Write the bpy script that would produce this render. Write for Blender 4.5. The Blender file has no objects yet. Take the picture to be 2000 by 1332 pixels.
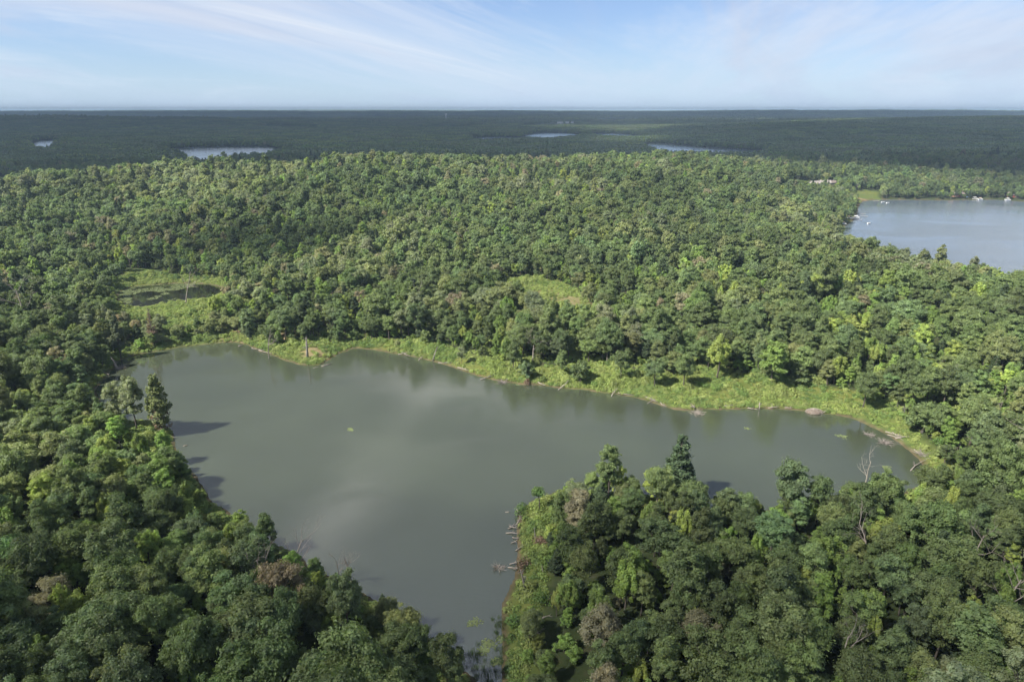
import bpy, bmesh, math
import numpy as np
from mathutils import Vector, Matrix

# ------------------------------------------------------------------ camera, sky, sun, exposure
scene = bpy.context.scene
COL = scene.collection
CAM_H = 90.0
PITCH = math.radians(18.66)
FPX = 1333.0                       # focal length in photo pixels (2000 wide)

cam_data = bpy.data.cameras.new("camera")
cam_data.sensor_width = 36.0
cam_data.lens = 24.0
cam_data.clip_start = 0.5
cam_data.clip_end = 200000.0
cam = bpy.data.objects.new("camera", cam_data)
cam.location = (0, 0, CAM_H)
cam.rotation_euler = (math.pi / 2 - PITCH, 0, 0)
COL.objects.link(cam)
scene.camera = cam

SUN_EL = math.radians(47)
SUN_AZ = math.atan2(-0.90, -0.42)          # the sun stands to the left, a little behind the camera
SUN_DIR = Vector((math.sin(SUN_AZ) * math.cos(SUN_EL), math.cos(SUN_AZ) * math.cos(SUN_EL), math.sin(SUN_EL)))

world = bpy.data.worlds.new("World")
scene.world = world
world.use_nodes = True
wn, wl = world.node_tree.nodes, world.node_tree.links
wn.clear()


def nd(nodes, kind, **kw):
    n = nodes.new(kind)
    for k, v in kw.items():
        if k in n.inputs:
            n.inputs[k].default_value = v
        else:
            setattr(n, k, v)
    return n


def math_node(nodes, links, op, a, b=None, c=None):
    n = nodes.new("ShaderNodeMath")
    n.operation = op
    for i, v in enumerate((a, b, c)):
        if v is None:
            continue
        if isinstance(v, (int, float)):
            n.inputs[i].default_value = v
        else:
            links.new(v, n.inputs[i])
    return n.outputs[0]


def ramp(nodes, links, src, stops, interp="LINEAR"):
    n = nodes.new("ShaderNodeValToRGB")
    n.color_ramp.interpolation = interp
    els = n.color_ramp.elements
    while len(els) < len(stops):
        els.new(0.5)
    for e, (p, c) in zip(els, stops):
        e.position = p
        e.color = (c, c, c, 1) if isinstance(c, (int, float)) else (*c, 1)
    links.new(src, n.inputs[0])
    return n.outputs[0]


def build_sky():
    out = wn.new("ShaderNodeOutputWorld")
    bg = wn.new("ShaderNodeBackground")
    bg.inputs["Strength"].default_value = 0.0505
    sky = wn.new("ShaderNodeTexSky")
    sky.sky_type = "NISHITA"
    sky.sun_disc = False
    sky.sun_elevation = SUN_EL
    sky.sun_rotation = SUN_AZ
    sky.altitude = 200
    sky.air_density = 1.0
    sky.dust_density = 0.1
    sky.ozone_density = 4.0
    # high thin cloud: streaky noise on a flat layer far overhead
    tc = wn.new("ShaderNodeTexCoord")
    sep = wn.new("ShaderNodeSeparateXYZ")
    wl.new(tc.outputs["Generated"], sep.inputs[0])
    z = math_node(wn, wl, "ADD", math_node(wn, wl, "MAXIMUM", sep.outputs[2], 0.0), 0.16)
    u = math_node(wn, wl, "DIVIDE", sep.outputs[0], z)
    v = math_node(wn, wl, "DIVIDE", sep.outputs[1], z)
    comb = wn.new("ShaderNodeCombineXYZ")
    wl.new(u, comb.inputs[0]); wl.new(v, comb.inputs[1])
    def layer(rot, scl, ns, det, lo, hi, off, rough=0.55, dist=0.4):
        mp = wn.new("ShaderNodeMapping")
        mp.inputs["Rotation"].default_value = (0, 0, math.radians(rot))
        mp.inputs["Location"].default_value = off
        mp2 = wn.new("ShaderNodeMapping")
        mp2.inputs["Scale"].default_value = scl
        wl.new(comb.outputs[0], mp.inputs[0])
        wl.new(mp.outputs[0], mp2.inputs[0])
        no = nd(wn, "ShaderNodeTexNoise", Scale=ns, Detail=det, Roughness=rough, Distortion=dist)
        wl.new(mp2.outputs[0], no.inputs["Vector"])
        return ramp(wn, wl, no.outputs["Fac"], ((lo, 0.0), (hi, 1.0)), "EASE")
    streak = layer(-60, (0.26, 1.1, 1), 0.70, 10, 0.50, 0.70, (3.1, 6.3, 0), 0.66, 1.1)
    veil = layer(-70, (0.40, 0.85, 1), 0.62, 10, 0.40, 0.64, (9.7, 2.2, 0), 0.66, 0.8)
    dark = layer(-64, (0.35, 0.75, 1), 0.85, 8, 0.44, 0.62, (1.7, 8.2, 0), 0.6, 0.6)
    tint = wn.new("ShaderNodeMix"); tint.data_type = "RGBA"; tint.blend_type = "MULTIPLY"
    tint.inputs[0].default_value = 1.0
    tint.inputs[7].default_value = (0.68, 0.79, 1.00, 1)
    wl.new(sky.outputs[0], tint.inputs[6])

    def over(fac, amount, below, colour):
        m = wn.new("ShaderNodeMix"); m.data_type = "RGBA"
        wl.new(math_node(wn, wl, "MULTIPLY", fac, amount), m.inputs[0])
        wl.new(below, m.inputs[6]); m.inputs[7].default_value = (*colour, 1)
        return m.outputs[2]
    c = over(dark, 0.80, tint.outputs[2], (4.1, 4.3, 5.3))
    veil = math_node(wn, wl, "ADD", math_node(wn, wl, "MULTIPLY", veil, 0.55), 0.16)
    c = over(veil, 1.0, c, (5.6, 6.1, 7.0))
    mix = wn.new("ShaderNodeMix"); mix.data_type = "RGBA"
    wl.new(math_node(wn, wl, "MULTIPLY", streak, 0.62), mix.inputs[0])
    wl.new(c, mix.inputs[6]); mix.inputs[7].default_value = (6.6, 6.9, 7.3, 1)
    low = math_node(wn, wl, "MULTIPLY", math_node(wn, wl, "EXPONENT", math_node(wn, wl, "MULTIPLY", math_node(wn, wl, "ABSOLUTE", sep.outputs[2]), -20.0)), 0.88)
    mix2 = wn.new("ShaderNodeMix"); mix2.data_type = "RGBA"
    wl.new(low, mix2.inputs[0]); wl.new(mix.outputs[2], mix2.inputs[6]); mix2.inputs[7].default_value = (3.75, 4.95, 6.5, 1)     # thick air over the horizon
    wl.new(mix2.outputs[2], bg.inputs["Color"])
    wl.new(bg.outputs[0], out.inputs[0])


build_sky()

sun_data = bpy.data.lights.new("sun", "SUN")
sun_data.energy = 4.0
sun_data.angle = math.radians(2.5)
sun_data.color = (1.0, 0.955, 0.88)
sun = bpy.data.objects.new("sun", sun_data)
sun.rotation_euler = SUN_DIR.to_track_quat("Z", "Y").to_euler()
sun.location = SUN_DIR * 3000
COL.objects.link(sun)

scene.view_settings.view_transform = "Standard"
scene.view_settings.look = "None"
scene.view_settings.exposure = 1.44
scene.view_settings.gamma = 1.0
scene.view_settings.use_curve_mapping = False
scene.cycles.use_denoising = True
scene.cycles.use_adaptive_sampling = True
scene.cycles.adaptive_threshold = 0.02
scene.cycles.max_bounces = 5
scene.cycles.diffuse_bounces = 2
scene.cycles.glossy_bounces = 2
scene.cycles.transmission_bounces = 3
scene.cycles.transparent_max_bounces = 8
scene.cycles.volume_bounces = 2
scene.cycles.caustics_reflective = False
scene.cycles.caustics_refractive = False

RNG = np.random.default_rng(11)


# ------------------------------------------------------------------ numeric helpers
def hash2(ix, iy, seed):
    n = (ix.astype(np.int64) * 374761393 + iy.astype(np.int64) * 668265263 + seed * 2147483647) & 0xFFFFFFFF
    n = ((n ^ (n >> 13)) * 1274126177) & 0xFFFFFFFF
    n = (n ^ (n >> 16)) & 0xFFFFFFFF
    return n / 4294967295.0


def vnoise(x, y, seed=0):
    x = np.asarray(x, float); y = np.asarray(y, float)
    ix, iy = np.floor(x), np.floor(y)
    fx, fy = x - ix, y - iy
    fx = fx * fx * (3 - 2 * fx); fy = fy * fy * (3 - 2 * fy)
    a = hash2(ix, iy, seed); b = hash2(ix + 1, iy, seed)
    c = hash2(ix, iy + 1, seed); d = hash2(ix + 1, iy + 1, seed)
    return (a + (b - a) * fx) * (1 - fy) + (c + (d - c) * fx) * fy


def fbm(x, y, scale, seed=0, octaves=4):
    t = 0.0; amp = 0.5; s = 0.0
    for o in range(octaves):
        t = t + amp * vnoise(np.asarray(x) / scale + 17.3 * o, np.asarray(y) / scale - 9.1 * o, seed + o)
        s += amp; amp *= 0.5; scale *= 0.5
    return t / s


def smooth(a, b, x):
    t = np.clip((np.asarray(x, float) - a) / (b - a), 0, 1)
    return t * t * (3 - 2 * t)


CP, SP = math.cos(PITCH), math.sin(PITCH)


def ray(u, v):
    """direction of the sight line through photo pixel (u, v)"""
    dx, dy = (u - 1000) / FPX, (666 - v) / FPX
    return np.array((dx, CP + dy * SP, -SP + dy * CP))


def at0(u, v, z=0.0):
    d = ray(u, v)
    t = (z - CAM_H) / d[2]
    return (d[0] * t, d[1] * t)


def project(P):
    P = np.asarray(P, float)
    X, Y, Z = P[..., 0], P[..., 1], P[..., 2] - CAM_H
    dep = Y * CP - Z * SP
    up = Y * SP + Z * CP
    return 1000 + FPX * X / dep, 666 - FPX * up / dep, dep


def catmull(pts, n=5):
    pts = np.asarray(pts, float)
    p0, p1, p2, p3 = np.roll(pts, 1, 0), pts, np.roll(pts, -1, 0), np.roll(pts, -2, 0)
    out = []
    for k in range(n):
        t = k / n
        out.append(0.5 * ((2 * p1) + (-p0 + p2) * t + (2 * p0 - 5 * p1 + 4 * p2 - p3) * t * t + (-p0 + 3 * p1 - 3 * p2 + p3) * t ** 3))
    return np.stack(out, 1).reshape(-1, 2)


def inside(poly, x, y):
    poly = np.asarray(poly)
    r = np.zeros(np.shape(x), bool)
    x1, y1 = poly[:, 0], poly[:, 1]
    x2, y2 = np.roll(x1, -1), np.roll(y1, -1)
    for a, b, c, d in zip(x1, y1, x2, y2):
        if b == d:
            continue
        cond = (b > y) != (d > y)
        r ^= cond & (x < (c - a) * (y - b) / (d - b) + a)
    return r


def poly_sd(poly, x, y, far=400.0):
    """signed distance to a closed polygon, positive outside, clamped at far"""
    x = np.asarray(x, float); y = np.asarray(y, float)
    res = np.full(x.shape, far)
    lo, hi = poly.min(0) - far, poly.max(0) + far
    m = (x > lo[0]) & (x < hi[0]) & (y > lo[1]) & (y < hi[1])
    if not m.any():
        return res
    px, py = x[m], y[m]
    best = np.full(px.shape, far * far)
    A = poly; B = np.roll(poly, -1, 0)
    for (ax, ay), (bx, by) in zip(A, B):
        vx, vy = bx - ax, by - ay
        L = vx * vx + vy * vy + 1e-9
        t = np.clip(((px - ax) * vx + (py - ay) * vy) / L, 0, 1)
        d = (px - ax - t * vx) ** 2 + (py - ay - t * vy) ** 2
        np.minimum(best, d, out=best)
    d = np.sqrt(best)
    d[inside(poly, px, py)] *= -1
    res[m] = d
    return res


# ------------------------------------------------------------------ lakes (outlines on the water plane)
def lake_poly(px, n=5):
    return catmull([at0(u, v) for u, v in px], n)


LAKE = lake_poly([(205, 738), (240, 702), (300, 688), (380, 675), (460, 669), (500, 681), (540, 697), (585, 712), (625, 713),
                  (652, 697), (690, 681), (725, 683), (780, 692), (850, 708), (900, 722), (950, 740), (1000, 748), (1060, 755),
                  (1130, 762), (1200, 770), (1260, 782), (1320, 798), (1400, 799), (1470, 797), (1540, 799), (1600, 806),
                  (1650, 813), (1700, 832), (1750, 860), (1785, 888), (1812, 917), (1790, 950), (1700, 985), (1560, 1000),
                  (1430, 1002), (1300, 978), (1200, 962), (1120, 958), (1075, 964), (1025, 988), (1010, 1025), (1012, 1080),
                  (1000, 1130), (985, 1180), (978, 1250), (982, 1332), (985, 1420), (965, 1470), (945, 1400), (925, 1330),
                  (880, 1280), (810, 1222), (720, 1165), (640, 1125), (560, 1075), (470, 1015), (400, 960), (360, 905),
                  (342, 862), (333, 838), (285, 822), (235, 826), (205, 800), (190, 765)], 4)
BIG = lake_poly([(1686, 394), (1672, 425), (1645, 450), (1660, 482), (1720, 512), (1800, 532), (1900, 552), (2050, 580),
                 (2500, 640), (2700, 560), (2600, 410), (2300, 395), (2050, 397), (1950, 391), (1850, 392), (1760, 391)], 4)
POND = lake_poly([(232, 573), (262, 560), (310, 556), (360, 554), (410, 556), (438, 566), (402, 585), (340, 592), (285, 601), (246, 596)], 4)
FARL = lake_poly([(322, 292), (400, 288), (470, 286.5), (525, 287.5), (550, 297), (520, 310), (460, 313), (430, 322), (395, 325), (360, 308)], 3)
MIDA = lake_poly([(1022, 268), (1045, 261), (1090, 260), (1122, 262), (1135, 268), (1100, 275), (1040, 277)], 3)
MIDB = lake_poly([(1150, 265), (1170, 261.5), (1215, 262), (1248, 267), (1240, 274), (1180, 272)], 3)
MIDC = lake_poly([(915, 272), (950, 268.5), (1000, 268.5), (1035, 273), (1000, 279), (940, 280)], 3)
MIDD = lake_poly([(1255, 283), (1300, 281.5), (1360, 287), (1440, 292), (1490, 296), (1480, 309), (1380, 308), (1290, 304)], 3)
TINY = lake_poly([(62, 282), (80, 275.5), (105, 275), (104, 292), (78, 298)], 3)
LAKES = [LAKE, BIG, POND, FARL, MIDA, MIDB, MIDC, MIDD, TINY]


def lake_sd(x, y):
    d = np.full(np.shape(x), 400.0)
    for i, p in enumerate(LAKES):
        e = poly_sd(p, x, y)
        d = np.minimum(d, e)
    rr = np.hypot(x, y)
    return d + (fbm(x, y, 9.0, 5, 3) - 0.5) * 2.6 * smooth(700, 200, rr)


HILLS = [  # x, y, sx, sy, height
    (-400, 600, 150, 90, 13), (-170, 660, 150, 95, 17), (70, 720, 170, 110, 15), (300, 800, 160, 130, 9), (-130, 470, 70, 90, 7),
    (120, 560, 150, 120, 7), (330, 470, 120, 120, 5), (330, 250, 110, 110, 7), (-250, 330, 70, 60, 3),
    (900, 1120, 330, 150, 17), (160, 90, 120, 70, 5), (-160, 120, 110, 80, 6),
    (2300, 3300, 1000, 420, 42), (3700, 4300, 1500, 700, 26), (1500, 4500, 700, 400, 16), (1150, 2700, 380, 240, 25), (1900, 2100, 560, 230, 24),
    (-2600, 4200, 900, 450, 36), (-4300, 4300, 1500, 700, 24), (-900, 5200, 900, 400, 18), (600, 7500, 1800, 700, 26),
    (0, 10200, 26000, 650, 70), (-5000, 9700, 2500, 500, 10), (6000, 10000, 2000, 500, 9), (-9000, 18000, 7000, 2500, 62),
    (10000, 19000, 8000, 2500, 60), (0, 28000, 30000, 5000, 88),
]


def terrain(x, y, sd=None):
    x = np.asarray(x, float); y = np.asarray(y, float)
    if sd is None:
        sd = lake_sd(x, y)
    r = np.hypot(x, y)
    out = np.maximum(sd, 0)
    # bank, then gentle rise
    farf = smooth(800, 1200, r)
    z = (3.4 * (1 - np.exp(-out / 11.0)) + 5.0 * smooth(12, 110, out)) * (1 - 0.72 * farf)
    land = smooth(8, 140, out) * (1 - farf) + farf * smooth(20, 400, out)
    h = np.zeros_like(z)
    for hx, hy, sx, sy, hh in HILLS:
        h += hh * np.exp(-(((x - hx) / sx) ** 2 + ((y - hy) / sy) ** 2) / 2)
    z = z + h * land
    z = z + land * ((fbm(x, y, 130, 21, 3) - 0.5) * 15 * (1 - 0.5 * farf) + (fbm(x, y, 900, 31, 3) - 0.5) * (11 + 14 * smooth(2600, 4500, r)) * smooth(600, 2500, r) + (fbm(x, y, 5000, 37, 3) - 0.5) * 34 * smooth(4500, 9000, r))
    z = z + smooth(1.5, 12, out) * (fbm(x, y, 14, 41, 3) - 0.5) * 1.3
    z = np.maximum(z, 0.18 + 0.12 * np.minimum(out, 6)) * (sd > 0) + np.where(sd <= 0, np.maximum(sd * 0.35, -2.2), 0) + 0.0
    # marsh round the pond and the shore lawn stay low
    return z


def zat(x, y):
    return float(terrain(np.array([x]), np.array([y]))[0])


def hit(u, v):
    """point of the ground seen at photo pixel (u, v)"""
    d = ray(u, v)
    ts = np.geomspace(40, 9000, 1600)
    X, Y, Z = d[0] * ts, d[1] * ts, CAM_H + d[2] * ts
    g = terrain(X, Y)
    g = np.maximum(g, 0)
    k = np.argmax(Z < g)
    if Z[k] >= g[k]:
        k = len(ts) - 1
    return np.array((X[k], Y[k], g[k]))


# open places: ground without trees, given by their outline in the photograph
def ground_poly(px):
    return np.array([hit(u, v)[:2] for u, v in px])


OPEN = [ground_poly(p) for p in (
    [(690, 684), (702, 664), (770, 664), (850, 674), (930, 694), (1000, 712), (1090, 716), (1160, 708), (1240, 722), (1310, 735), (1400, 722),
     (1490, 738), (1590, 752), (1670, 764), (1730, 792), (1780, 838), (1815, 880), (1840, 915), (1800, 905), (1700, 832), (1540, 805), (1320, 805), (1130, 768), (900, 728), (780, 698)],
    [(500, 684), (575, 672), (640, 668), (700, 668), (700, 690), (625, 718), (570, 712)],
    [(236, 704), (290, 682), (380, 662), (470, 658), (510, 680), (460, 676), (300, 692)],
    [(212, 590), (228, 556), (246, 530), (290, 524), (330, 536), (430, 545), (450, 566), (432, 616), (390, 640), (320, 650), (240, 642), (212, 618)],
    [(968, 546), (1050, 541), (1110, 558), (1150, 584), (1155, 640), (1050, 624), (980, 590)],
    [(1075, 955), (1118, 960), (1098, 1010), (1068, 1070), (1066, 1170), (1036, 1250), (1016, 1332), (975, 1332), (975, 1180), (1000, 1060)],
    [(246, 808), (340, 826), (352, 880), (345, 905), (275, 900), (246, 850)],
    [(-60, 346), (38, 344), (40, 362), (10, 385), (-60, 400)],
    [(1538, 353), (1572, 353), (1632, 361), (1630, 373), (1545, 375)],
    [(1672, 374), (1716, 374), (1722, 396), (1672, 398)],
)]
FIELDS = [np.array([at0(u, v, 12) for u, v in p]) for p in (
    [(1150, 236), (1180, 231), (1235, 232), (1240, 237), (1180, 240)], [(780, 248), (830, 244), (930, 245), (920, 249)],
    [(470, 248), (560, 245), (640, 246), (620, 249)], [(1010, 243), (1100, 239), (1150, 241), (1100, 246), (1020, 247)],
    [(1480, 238), (1560, 231), (1580, 232), (1530, 239)])]


def open_mask(x, y, grow=0.0):
    m = np.zeros(np.shape(x), bool)
    for p in OPEN + FIELDS:
        m |= inside(p, x, y)
    return m


# ------------------------------------------------------------------ mesh helpers
def make_mesh(name, V, quads=None, tris=None, mats=(), qmat=0, tmat=0, smooth_shade=False):
    V = np.asarray(V, np.float32)
    q = np.zeros((0, 4), np.int32) if quads is None else np.asarray(quads, np.int32)
    t = np.zeros((0, 3), np.int32) if tris is None else np.asarray(tris, np.int32)
    me = bpy.data.meshes.new(name)
    nl, nf = q.size + t.size, len(q) + len(t)
    me.vertices.add(len(V)); me.vertices.foreach_set("co", V.ravel())
    me.loops.add(nl); me.loops.foreach_set("vertex_index", np.concatenate((q.ravel(), t.ravel())).astype(np.int32))
    me.polygons.add(nf)
    start = np.concatenate((np.arange(len(q)) * 4, q.size + np.arange(len(t)) * 3)).astype(np.int32)
    me.polygons.foreach_set("loop_start", start)
    for m in mats:
        me.materials.append(m)
    mi = np.concatenate((np.broadcast_to(qmat, len(q)), np.broadcast_to(tmat, len(t)))).astype(np.int32)
    me.polygons.foreach_set("material_index", mi)
    me.polygons.foreach_set("use_smooth", np.full(nf, smooth_shade))
    me.update(calc_edges=True)
    me.validate()
    return me


class MB:
    """collects quads and triangles for one mesh"""
    def __init__(self):
        self.V, self.Q, self.T, self.qm, self.tm, self.n = [], [], [], [], [], 0

    def add(self, V, Q=None, T=None, mat=0):
        V = np.asarray(V, float).reshape(-1, 3)
        self.V.append(V)
        if Q is not None and len(Q):
            Q = np.asarray(Q) + self.n
            self.Q.append(Q); self.qm.append(np.full(len(Q), mat))
        if T is not None and len(T):
            T = np.asarray(T) + self.n
            self.T.append(T); self.tm.append(np.full(len(T), mat))
        self.n += len(V)

    def mesh(self, name, mats, smooth_shade=False):
        cat = lambda l, w: np.concatenate(l) if l else np.zeros((0, w), int)
        return make_mesh(name, np.concatenate(self.V), cat(self.Q, 4), cat(self.T, 3), mats,
                         np.concatenate(self.qm) if self.qm else 0, np.concatenate(self.tm) if self.tm else 0, smooth_shade)

    def tube(self, pts, radii, sides=6, mat=0, cap=True):
        pts = np.asarray(pts, float)
        n = len(pts)
        tang = np.gradient(pts, axis=0)
        tang /= np.linalg.norm(tang, axis=1)[:, None] + 1e-9
        ref = np.array((0.31, 0.9, 0.2)) if abs(tang[0][2]) > 0.8 else np.array((0, 0, 1.0))
        rings = []
        ang = np.arange(sides) / sides * 2 * math.pi
        for p, t, r in zip(pts, tang, radii):
            a = np.cross(t, ref); a /= np.linalg.norm(a) + 1e-9
            b = np.cross(t, a)
            rings.append(p + r * (np.cos(ang)[:, None] * a + np.sin(ang)[:, None] * b))
        V = np.concatenate(rings)
        i = np.arange(sides); j = (i + 1) % sides
        Q = [np.stack((k * sides + i, k * sides + j, (k + 1) * sides + j, (k + 1) * sides + i), 1) for k in range(n - 1)]
        T = None
        if cap:
            c0, c1 = len(V), len(V) + 1
            V = np.vstack((V, pts[0], pts[-1]))
            T = np.concatenate((np.stack((j, i, np.full(sides, c0)), 1), np.stack(((n - 1) * sides + i, (n - 1) * sides + j, np.full(sides, c1)), 1)))
        self.add(V, np.concatenate(Q), T, mat)

    def box(self, lo, hi, mat=0):
        (a, b, c), (d, e, f) = lo, hi
        V = [(a, b, c), (d, b, c), (d, e, c), (a, e, c), (a, b, f), (d, b, f), (d, e, f), (a, e, f)]
        Q = [(0, 3, 2, 1), (4, 5, 6, 7), (0, 1, 5, 4), (1, 2, 6, 5), (2, 3, 7, 6), (3, 0, 4, 7)]
        self.add(V, Q, None, mat)


def obj(name, me, parent=None, loc=None, rz=0.0, scale=None, **props):
    o = bpy.data.objects.new(name, me)
    COL.objects.link(o)
    if parent is not None:
        o.parent = parent
    if loc is not None:
        o.location = loc
    if rz:
        o.rotation_euler = (0, 0, rz)
    if scale is not None:
        o.scale = (scale,) * 3 if isinstance(scale, (int, float)) else scale
    for k, v in props.items():
        o[k] = v
    return o


def ico(sub):
    bm = bmesh.new()
    bmesh.ops.create_icosphere(bm, subdivisions=sub, radius=1)
    V = np.array([v.co[:] for v in bm.verts]); T = np.array([[v.index for v in f.verts] for f in bm.faces])
    bm.free()
    return V, T


ICO1, ICO2, ICO4 = ico(1), ico(2), ico(4)


# ------------------------------------------------------------------ materials
def new_mat(name):
    m = bpy.data.materials.new(name)
    m.use_nodes = True
    n, l = m.node_tree.nodes, m.node_tree.links
    n.clear()
    out = n.new("ShaderNodeOutputMaterial")
    return m, n, l, out


def mixc(n, l, fac, a, b, mode="MIX"):
    x = n.new("ShaderNodeMix"); x.data_type = "RGBA"; x.blend_type = mode
    for s, v in ((0, fac), (6, a), (7, b)):
        if isinstance(v, (int, float)):
            x.inputs[s].default_value = v
        elif isinstance(v, tuple):
            x.inputs[s].default_value = (*v, 1)
        else:
            l.new(v, x.inputs[s])
    return x.outputs[2]


def leaf_material(name, base=None, trans=1.0, var=0.75, nscale=0.55):
    m, n, l, out = new_mat(name)
    if base is None:
        at = n.new("ShaderNodeAttribute"); at.attribute_type = "INSTANCER"; at.attribute_name = "tint"
        col = at.outputs["Color"]
    else:
        rgb = n.new("ShaderNodeRGB"); rgb.outputs[0].default_value = (*base, 1); col = rgb.outputs[0]
    tc = n.new("ShaderNodeTexCoord")
    oi = n.new("ShaderNodeObjectInfo")
    add = n.new("ShaderNodeVectorMath"); add.operation = "ADD"
    sc = n.new("ShaderNodeVectorMath"); sc.operation = "SCALE"; sc.inputs[3].default_value = 57.0
    cmb = n.new("ShaderNodeCombineXYZ")
    l.new(oi.outputs["Random"], cmb.inputs[0]); l.new(oi.outputs["Random"], cmb.inputs[1])
    l.new(cmb.outputs[0], sc.inputs[0])
    l.new(tc.outputs["Object"], add.inputs[0]); l.new(sc.outputs[0], add.inputs[1])
    no = nd(n, "ShaderNodeTexNoise", Scale=nscale, Detail=3, Roughness=0.6)
    l.new(add.outputs[0], no.inputs["Vector"])
    f = ramp(n, l, no.outputs["Fac"], ((0.28, 1 - var * 0.65), (0.72, 1 + var * 0.65)))
    no2 = nd(n, "ShaderNodeTexNoise", Scale=nscale * 1.7, Detail=2)
    l.new(add.outputs[0], no2.inputs["Vector"])
    warm = ramp(n, l, no2.outputs["Fac"], ((0.3, (0.97, 1.0, 1.08)), (0.7, (1.07, 1.02, 0.90))))
    c1 = mixc(n, l, 1.0, col, f, "MULTIPLY")
    c2 = mixc(n, l, 1.0, c1, warm, "MULTIPLY")
    p = n.new("ShaderNodeBsdfPrincipled")
    p.inputs["Roughness"].default_value = 0.55
    p.inputs["Specular IOR Level"].default_value = 0.22
    l.new(c2, p.inputs["Base Color"])
    tr = n.new("ShaderNodeBsdfTranslucent")
    c3 = mixc(n, l, 1.0, c2, (1.0 * trans, 1.08 * trans, 0.62 * trans), "MULTIPLY")      # light let through the leaf
    l.new(c3, tr.inputs["Color"])
    mx = n.new("ShaderNodeAddShader")
    l.new(p.outputs[0], mx.inputs[0]); l.new(tr.outputs[0], mx.inputs[1])
    l.new(mx.outputs[0], out.inputs[0])
    return m


def plain_material(name, color, rough=0.7, noise=None, var=0.4, spec=0.3, color2=None, bump=0.0, metal=0.0, stretch=(1, 1, 1)):
    m, n, l, out = new_mat(name)
    p = n.new("ShaderNodeBsdfPrincipled")
    p.inputs["Roughness"].default_value = rough
    p.inputs["Specular IOR Level"].default_value = spec
    p.inputs["Metallic"].default_value = metal
    if noise:
        tc = n.new("ShaderNodeTexCoord")
        mp = n.new("ShaderNodeMapping"); mp.inputs["Scale"].default_value = stretch
        l.new(tc.outputs["Object"], mp.inputs[0])
        no = nd(n, "ShaderNodeTexNoise", Scale=noise, Detail=5, Roughness=0.65)
        l.new(mp.outputs[0], no.inputs["Vector"])
        c2 = color2 or tuple(min(1, c * (1 + var)) for c in color)
        c1 = color if color2 else tuple(c * (1 - var) for c in color)
        l.new(ramp(n, l, no.outputs["Fac"], ((0.32, c1), (0.68, c2))), p.inputs["Base Color"])
        if bump:
            b = n.new("ShaderNodeBump"); b.inputs["Strength"].default_value = bump; b.inputs["Distance"].default_value = 0.1
            l.new(no.outputs["Fac"], b.inputs["Height"]); l.new(b.outputs[0], p.inputs["Normal"])
    else:
        p.inputs["Base Color"].default_value = (*color, 1)
    l.new(p.outputs[0], out.inputs[0])
    return m


M_LEAF = leaf_material("leaf")
M_NEEDLE = leaf_material("needle", trans=0.3, var=0.5, nscale=0.8)
M_HERB = leaf_material("herb", trans=0.5, var=0.5, nscale=1.2)
M_BARK = plain_material("bark", (0.10, 0.085, 0.07), 0.9, noise=3.0, var=0.45, stretch=(1, 1, 0.25))
M_PALE = plain_material("weathered_wood", (0.27, 0.235, 0.20), 0.85, noise=2.5, var=0.35)
M_GREY = plain_material("dead_wood", (0.21, 0.185, 0.165), 0.9, noise=2.5, var=0.4)
M_DRY = leaf_material("dry_foliage", base=(0.15, 0.105, 0.07), trans=0.25)


def water_material(name, body, rough_lo, rough_hi, ripple, bumpd, patch=0.02):
    m, n, l, out = new_mat(name)
    geo = n.new("ShaderNodeNewGeometry")
    p = n.new("ShaderNodeBsdfPrincipled")
    p.inputs["IOR"].default_value = 2.3
    p.inputs["Specular IOR Level"].default_value = 0.5
    mp = n.new("ShaderNodeMapping"); mp.inputs["Rotation"].default_value = (0, 0, 0.5); mp.inputs["Scale"].default_value = (1, 1.7, 1)
    l.new(geo.outputs["Position"], mp.inputs[0])
    big = nd(n, "ShaderNodeTexNoise", Scale=patch, Detail=4, Roughness=0.5, Distortion=0.6)
    l.new(mp.outputs[0], big.inputs["Vector"])
    pm = ramp(n, l, big.outputs["Fac"], ((0.42, 0.0), (0.66, 1.0)))
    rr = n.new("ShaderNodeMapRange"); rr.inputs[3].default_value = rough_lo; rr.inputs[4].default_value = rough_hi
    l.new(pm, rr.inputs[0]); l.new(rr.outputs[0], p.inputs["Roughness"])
    w1 = nd(n, "ShaderNodeTexNoise", Scale=ripple, Detail=4, Roughness=0.6)
    l.new(mp.outputs[0], w1.inputs["Vector"])
    w2 = nd(n, "ShaderNodeTexNoise", Scale=ripple * 0.28, Detail=3, Roughness=0.55)
    l.new(mp.outputs[0], w2.inputs["Vector"])
    waves = math_node(n, l, "ADD", w1.outputs["Fac"], math_node(n, l, "MULTIPLY", w2.outputs["Fac"], 0.8))
    b = n.new("ShaderNodeBump"); b.inputs["Distance"].default_value = bumpd
    bs = n.new("ShaderNodeMapRange"); bs.inputs[3].default_value = 0.16; bs.inputs[4].default_value = 0.9
    l.new(pm, bs.inputs[0]); l.new(bs.outputs[0], b.inputs["Strength"])
    l.new(waves, b.inputs["Height"]); l.new(b.outputs[0], p.inputs["Normal"])
    silt = nd(n, "ShaderNodeTexNoise", Scale=patch * 1.6, Detail=3)
    l.new(geo.outputs["Position"], silt.inputs["Vector"])
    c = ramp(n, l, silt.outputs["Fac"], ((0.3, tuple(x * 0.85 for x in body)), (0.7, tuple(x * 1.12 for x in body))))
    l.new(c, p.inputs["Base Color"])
    l.new(p.outputs[0], out.inputs[0])
    return m


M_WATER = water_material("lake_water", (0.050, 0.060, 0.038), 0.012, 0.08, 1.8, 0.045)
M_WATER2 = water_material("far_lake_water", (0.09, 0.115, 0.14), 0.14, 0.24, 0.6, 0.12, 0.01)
M_POND = water_material("pond_water", (0.012, 0.013, 0.009), 0.04, 0.08, 1.2, 0.01, 0.05)


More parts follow.
